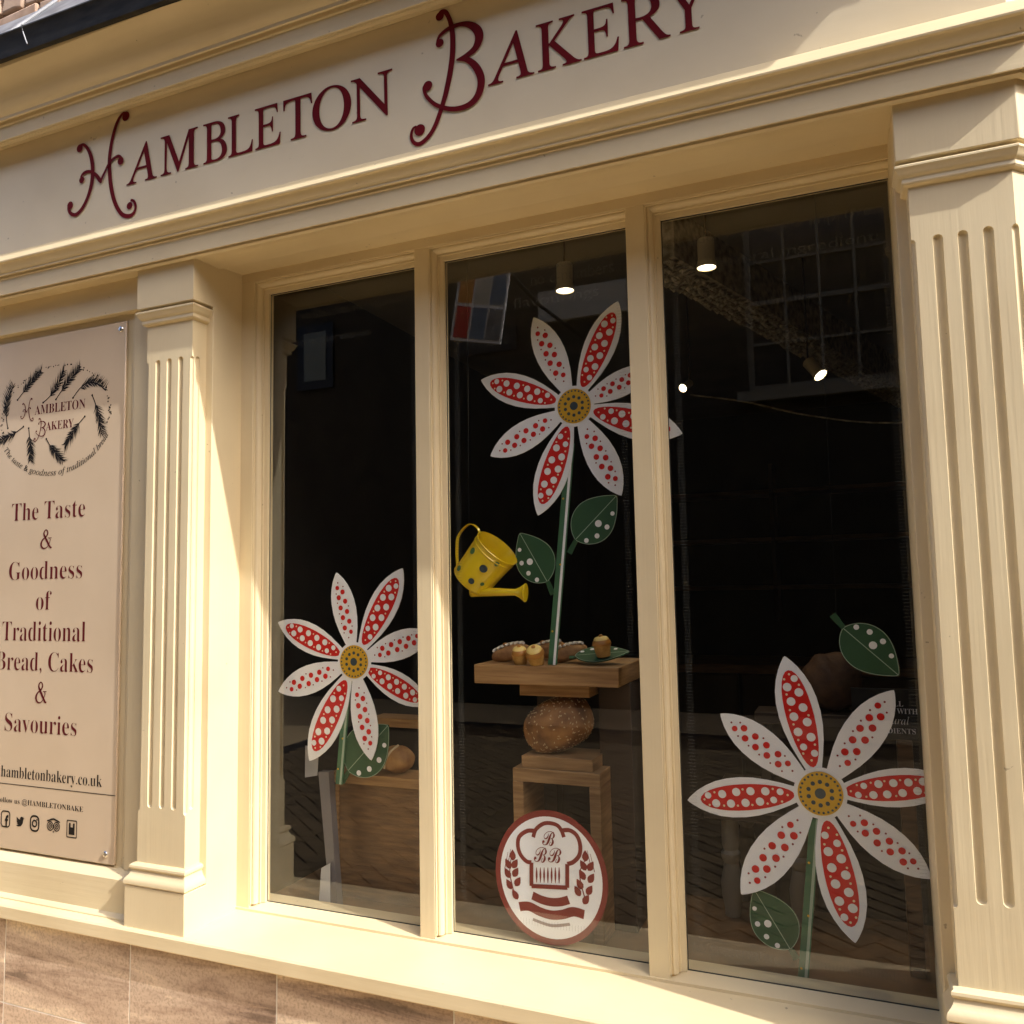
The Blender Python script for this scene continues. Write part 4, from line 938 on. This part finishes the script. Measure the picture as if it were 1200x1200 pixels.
# ---- dim counter and wall shelves at the back of the shop
ct = empty('shop_counter'); tag(ct, 'dark wooden counter deep inside the shop behind the right pane', 'counter')
MB().box(-1.9, 1.9, 2.7, 3.3, 1.0, 1.05).build('counter_top', M['oakdark'], ct, bevel=.004)
for k in range(6): MB().box(-1.88 + k * .63, -1.27 + k * .63, 2.74, 2.78, .05, .995).build('front_panel', M['umber'], ct, bevel=.012)
ws = empty('wall_shelves'); tag(ws, 'dim wooden wall shelves at the back of the shop behind the counter', 'shelves')
for z in (1.45, 1.85, 2.25): MB().box(-1.7, 1.7, 4.85, 5.19, z, z + .035).build('shelf_board', M['oakdark'], ws, bevel=.003)
for x in (-1.74, -.6, .55, 1.705): MB().box(x, x + .035, 4.85, 5.19, 1.2, 2.5).build('upright', M['umber'], ws, bevel=.003)

# ---- ceiling lamps
def lamp(o, d, r_, ln, label, rod_to=None, st_=None):
    e = empty('spot_lamp'); tag(e, label, 'lamp', 'lit spot lamps in the shop')
    o = Vector(o); d = Vector(d).normalized()
    MB().lathe([(r_ * .35, -ln * 1.05), (r_ * .8, -ln), (r_ * .86, -ln * .97), (r_ * .86, -ln * .28), (r_ * .9, -ln * .26), (r_ * 1.0, -.004), (r_, 0), (r_ * .93, .0), (r_ * .9, -.006), (.0005, -.007)], o, d, 24).build('housing', M['lampbody'], e)
    MB().lathe([(.0005, -.0055), (r_ * .88, -.0055), (r_ * .88, -.003), (.0005, -.0028)], o, d, 24).build('lamp_face', M['lamp'], e)
    top = o - d * ln * 1.0
    MB().tube([top, (top.x, top.y, 2.9995)], .004, 8).build('rod', M['umber'], e)
    li = bpy.data.lights.new('spot_lamp_light', 'SPOT'); li.energy = 3.0; li.color = (1, .82, .55); li.spot_size = R(80); li.spot_blend = .6; li.shadow_soft_size = .02
    lo_ = bpy.data.objects.new('spot_lamp_light', li); C.objects.link(lo_); lo_.parent = e; lo_.location = o + d * .004; lo_.rotation_euler = d.to_track_quat('-Z', 'Y').to_euler()
    return e
lamp((-.897, .5, 2.589), (0, 0, -1), .034, .10, 'lit spot lamp hanging above the flower in the middle pane')
lamp((-.381, .4, 2.55), (0, 0, -1), .032, .095, 'lit spot lamp hanging at the top left of the right pane')
lamp((-.08, 1.6, 2.439), (.5, -.35, -.75), .032, .10, 'lit spot lamp angled sideways in the middle of the right pane')
lamp((-.727, 1.8, 2.496), (-.3, -.75, -.45), .022, .08, 'small lit spot lamp by the second mullion, partly turned away')
cb = MB().tube(smooth([(-.70, 1.85, 2.47), (-.45, 1.9, 2.42), (-.15, 1.95, 2.33), (.2, 2.0, 2.27), (.7, 2.0, 2.27)], 6), .004, 6).build('cable', M['plaster'])
tag(cb, 'thin slack cable crossing the dark room in the right pane', 'cable')
# ornamental plaster beam under the ceiling
bm_o = empty('ceiling_beam'); tag(bm_o, 'carved plaster beam running back under the shop ceiling in the right pane', 'beam')
d = Vector((.995, 3.06, 0)).normalized(); sd = Vector((d.y, -d.x, 0)); A = Vector((-.75, .62, 2.80))
m = MB(); 
def bp(t, s_, z): p = A + d * t + sd * s_; return (p.x, p.y, z)
m.add([bp(.3, -.09, 2.80), bp(.3, .09, 2.80), bp(.3, .09, 3.0), bp(.3, -.09, 3.0), bp(4.3, -.09, 2.80), bp(4.3, .09, 2.80), bp(4.3, .09, 3.0), bp(4.3, -.09, 3.0)], [(0, 1, 5, 4), (1, 2, 6, 5), (2, 3, 7, 6), (3, 0, 4, 7), (0, 3, 2, 1), (4, 5, 6, 7)])
m.build('beam_core', M['plaster'], bm_o)
m = MB(); rn = random.Random(8)
for k in range(120):
    t = .32 + k * .033; 
    for s_ in (-.06, -.02, .02, .06):
        c = Vector(bp(t, s_ + rn.uniform(-.012, .012), 2.797)); a = rn.uniform(.3, 1.1); q = d * math.cos(a) + sd * math.sin(a)
        m.tube([c - q * .026, c + Vector((0, 0, -.014)), c + q * .026], [.004, .011, .004], 6)
stuff(m.build('carved_ornament', M['plaster'], bm_o))

# ================================================================== street and the house opposite
g = MB().box(-60, 60, -60, 12, -.2, -.006).build('ground', M['ground']); struct(g)
pb = MB().box(-5.2, 2.2, -6.2, -1.065, -.004, -.002).build('paving_bed', M['joint'], g)
m = MB(); a, b = .20, .10; rn = random.Random(2); ca, sa = math.cos(R(38)), math.sin(R(38))
def pave(cx, cy, w, h):
    j = .0055; z = rn.uniform(-.0015, .0015)
    q = []
    for dx, dy in ((-w / 2 + j, -h / 2 + j), (w / 2 - j, -h / 2 + j), (w / 2 - j, h / 2 - j), (-w / 2 + j, h / 2 - j)):
        x, y = cx + dx, cy + dy; q.append((x * ca - y * sa - 1.5, x * sa + y * ca - 3.0))
    if all(-5.1 < x < 2.1 and -6.1 < y < -1.07 for x, y in q): m.prism(q, -.003, .004 + z)
for i in range(-60, 60):
    for j in range(-14, 14):
        bx, by = i * b + j * 2 * b, i * b - j * 2 * b
        pave(bx, by + b / 2, a, b) if False else None
for i in range(-60, 61):
    for j in range(-16, 17):
        x0, y0 = i * b + j * .2, i * b - j * .2      # herringbone lattice
        pave(x0 + .10, y0 + .05, .20, .10)
        pave(x0 + .05 + .0, y0 + .20, .10, .20) if True else None
stuff(m.build('block_pavers', M['paver'], g, sharp=0))

fw_ = MB().box(-8, 6, -1.0, -.246, -.1, .070).build('bounce_footway', M['joint']); struct(fw_)  # unseen pale footway, added to bounce warm light up onto the soffits
x = -6.2
while x < 4:
    w = random.uniform(.55, .9); MB().box(x, x + w - .008, -.94, -.25, .0702, .1).build('bounce_slab', M['bounce_flag'], fw_, bevel=.004); x += w
MB().box(-6.2, 4.2, -1.06, -.9455, -.05, .1005).build('bounce_kerb', M['bounce_flag'], fw_, bevel=.01)

opp = empty('stone_house'); tag(opp, 'stone house across the street, seen reflected in the window panes', 'house')
YO = -7.5
WSX, WSZ = (-7.26, -6.88), (4.53, 5.25)
# wall with window openings built from strips
wins = [(-1.0, .66, 3.70, 5.85), (2.2, 3.6, 3.7, 5.6)]
wx = sorted({-14, 12} | {v for w in wins for v in w[:2]})
m = MB()
for x0, x1 in zip(wx, wx[1:]):
    w = [q for q in wins if q[0] <= x0 + 1e-6 and q[1] >= x1 - 1e-6]
    if w: m.box(x0, x1, YO - .4, YO, 0, w[0][2]); m.box(x0, x1, YO - .4, YO, w[0][3], 6.4)
    else: m.box(x0, x1, YO - .4, YO, 0, 6.4)
m.build('wall', M['oppstone'], opp)
for x0, x1, z0, z1 in wins:
    f = MB(); y0, y1 = YO - .16, YO - .08; fw = .07
    f.box(x0, x0 + fw, y0, y1, z0, z1).box(x1 - fw, x1, y0, y1, z0, z1).box(x0 + fw, x1 - fw, y0, y1, z0, z0 + .09).box(x0 + fw, x1 - fw, y0, y1, z1 - fw, z1)
    nc = 4; nr = 4
    for k in range(1, nc): x = x0 + fw + (x1 - x0 - 2 * fw) * k / nc; f.box(x - .016, x + .016, y0 + .01, y1 - .01, z0 + .09, z1 - fw)
    for k in range(1, nr): z = z0 + .09 + (z1 - z0 - .09 - fw) * k / nr; f.box(x0 + fw, x1 - fw, y0 + .015, y1 - .015, z - .016 - (.012 if k == 2 else 0), z + .016 + (.012 if k == 2 else 0))
    wo = f.build('window', M['sash'], opp)
    MB().box(x0, x1, YO - .15, YO - .14, z0, z1).build('pane', M['darkglass'], wo)
    MB().box(x0 - .12, x1 + .12, YO + .002, YO + .12, z0 - .12, z0 - .002).build('sill', M['sash'], wo)
MB().box(-14, 12, YO - 5, YO + .35, 6.4, 6.6).build('eaves', M['oppstone'], opp)
MB().prism([(-3.56, YO + .01), (-2.4, YO + .01), (-2.4, YO + .1), (-3.56, YO + .1)], 4.88, 5.28).build('pale_board', M['pale'], opp)
sw = MB().box(WSX[0] - .12, WSX[1] + .12, YO + .005, YO + .05, WSZ[0] - .12, WSZ[1] + .12).build('small_window', M['black'], opp)
MB().box(WSX[0], WSX[1], YO + .052, YO + .06, WSZ[0], WSZ[1]).build('pane', mat('grey_blind', (.22, .25, .22), .6), sw)
ch = empty('sky_blocker_house'); tag(ch, 'unseen house block added at the far right of the street to cut low sky light', 'house')  # unseen block, added to keep low sky glow off the window reveal
MB().box(8.5, 14, -7.4, -.6, 0, 5.6).build('wall', M['oppstone'], ch)
MB().add([(8.3, -7.6, 5.605), (14.2, -7.6, 5.605), (14.2, -.4, 5.605), (8.3, -.4, 5.605), (11.2, -7.6, 7.6), (11.2, -.4, 7.6)], [(0, 3, 2, 1), (0, 4, 5, 3), (1, 2, 5, 4), (0, 1, 4), (3, 5, 2)]).build('blocker_roof', M['lead'], ch)
hs = empty('hanging_sign'); tag(hs, 'projecting sign with coloured squares across the street, reflected in the middle pane', 'sign')
th = R(-12)
HM = Matrix.Translation((-3.28, -5.0, 4.30)) @ Matrix.Rotation(th, 4, 'Z') @ Matrix.Rotation(R(9), 4, 'Y')
def hbox(x0, x1, y0, y1, z0, z1, name, mt, par):
    o = MB().box(x0, x1, y0, y1, z0, z1).build(name, mt, par); o.matrix_world = HM; return o
hbox(-.27, .25, -.03, 0, -.36, .38, 'board', M['cardwhite'], hs)
for i, (cx, cz, mt) in enumerate(((-.17, .19, 'orange'), (0, .19, 'pale'), (.16, .19, 'signblue'), (-.17, -.17, 'signred2'), (0, -.17, 'signblue'), (.16, -.17, 'lead'))):
    hbox(cx - .072, cx + .072, .0015, .006, cz - .16, cz + .16, 'coloured_square', M[mt], hs)
o = MB().tube([(.25, -.015, .36), (.40, -.9, .36), (.9, -2.4, .36)], .02, 8).build('bracket', M['gutter'], hs); o.matrix_world = HM
nbd = MB().box(-4.75, -3.9, YO + .004, YO + .04, 4.60, 4.90).build('number_board', M['black'], opp)
m = MB(); v, f = glyphs('01780 757', None, 0, 4); b_ = max(p[0] for p in v)
m.add([(-4.0 - p[0] / b_ * .62, YO + .043, 4.68 + p[1] * .16) for p in v], f); m.build('telephone_number', M['sash'], nbd, sharp=0, fix=False)
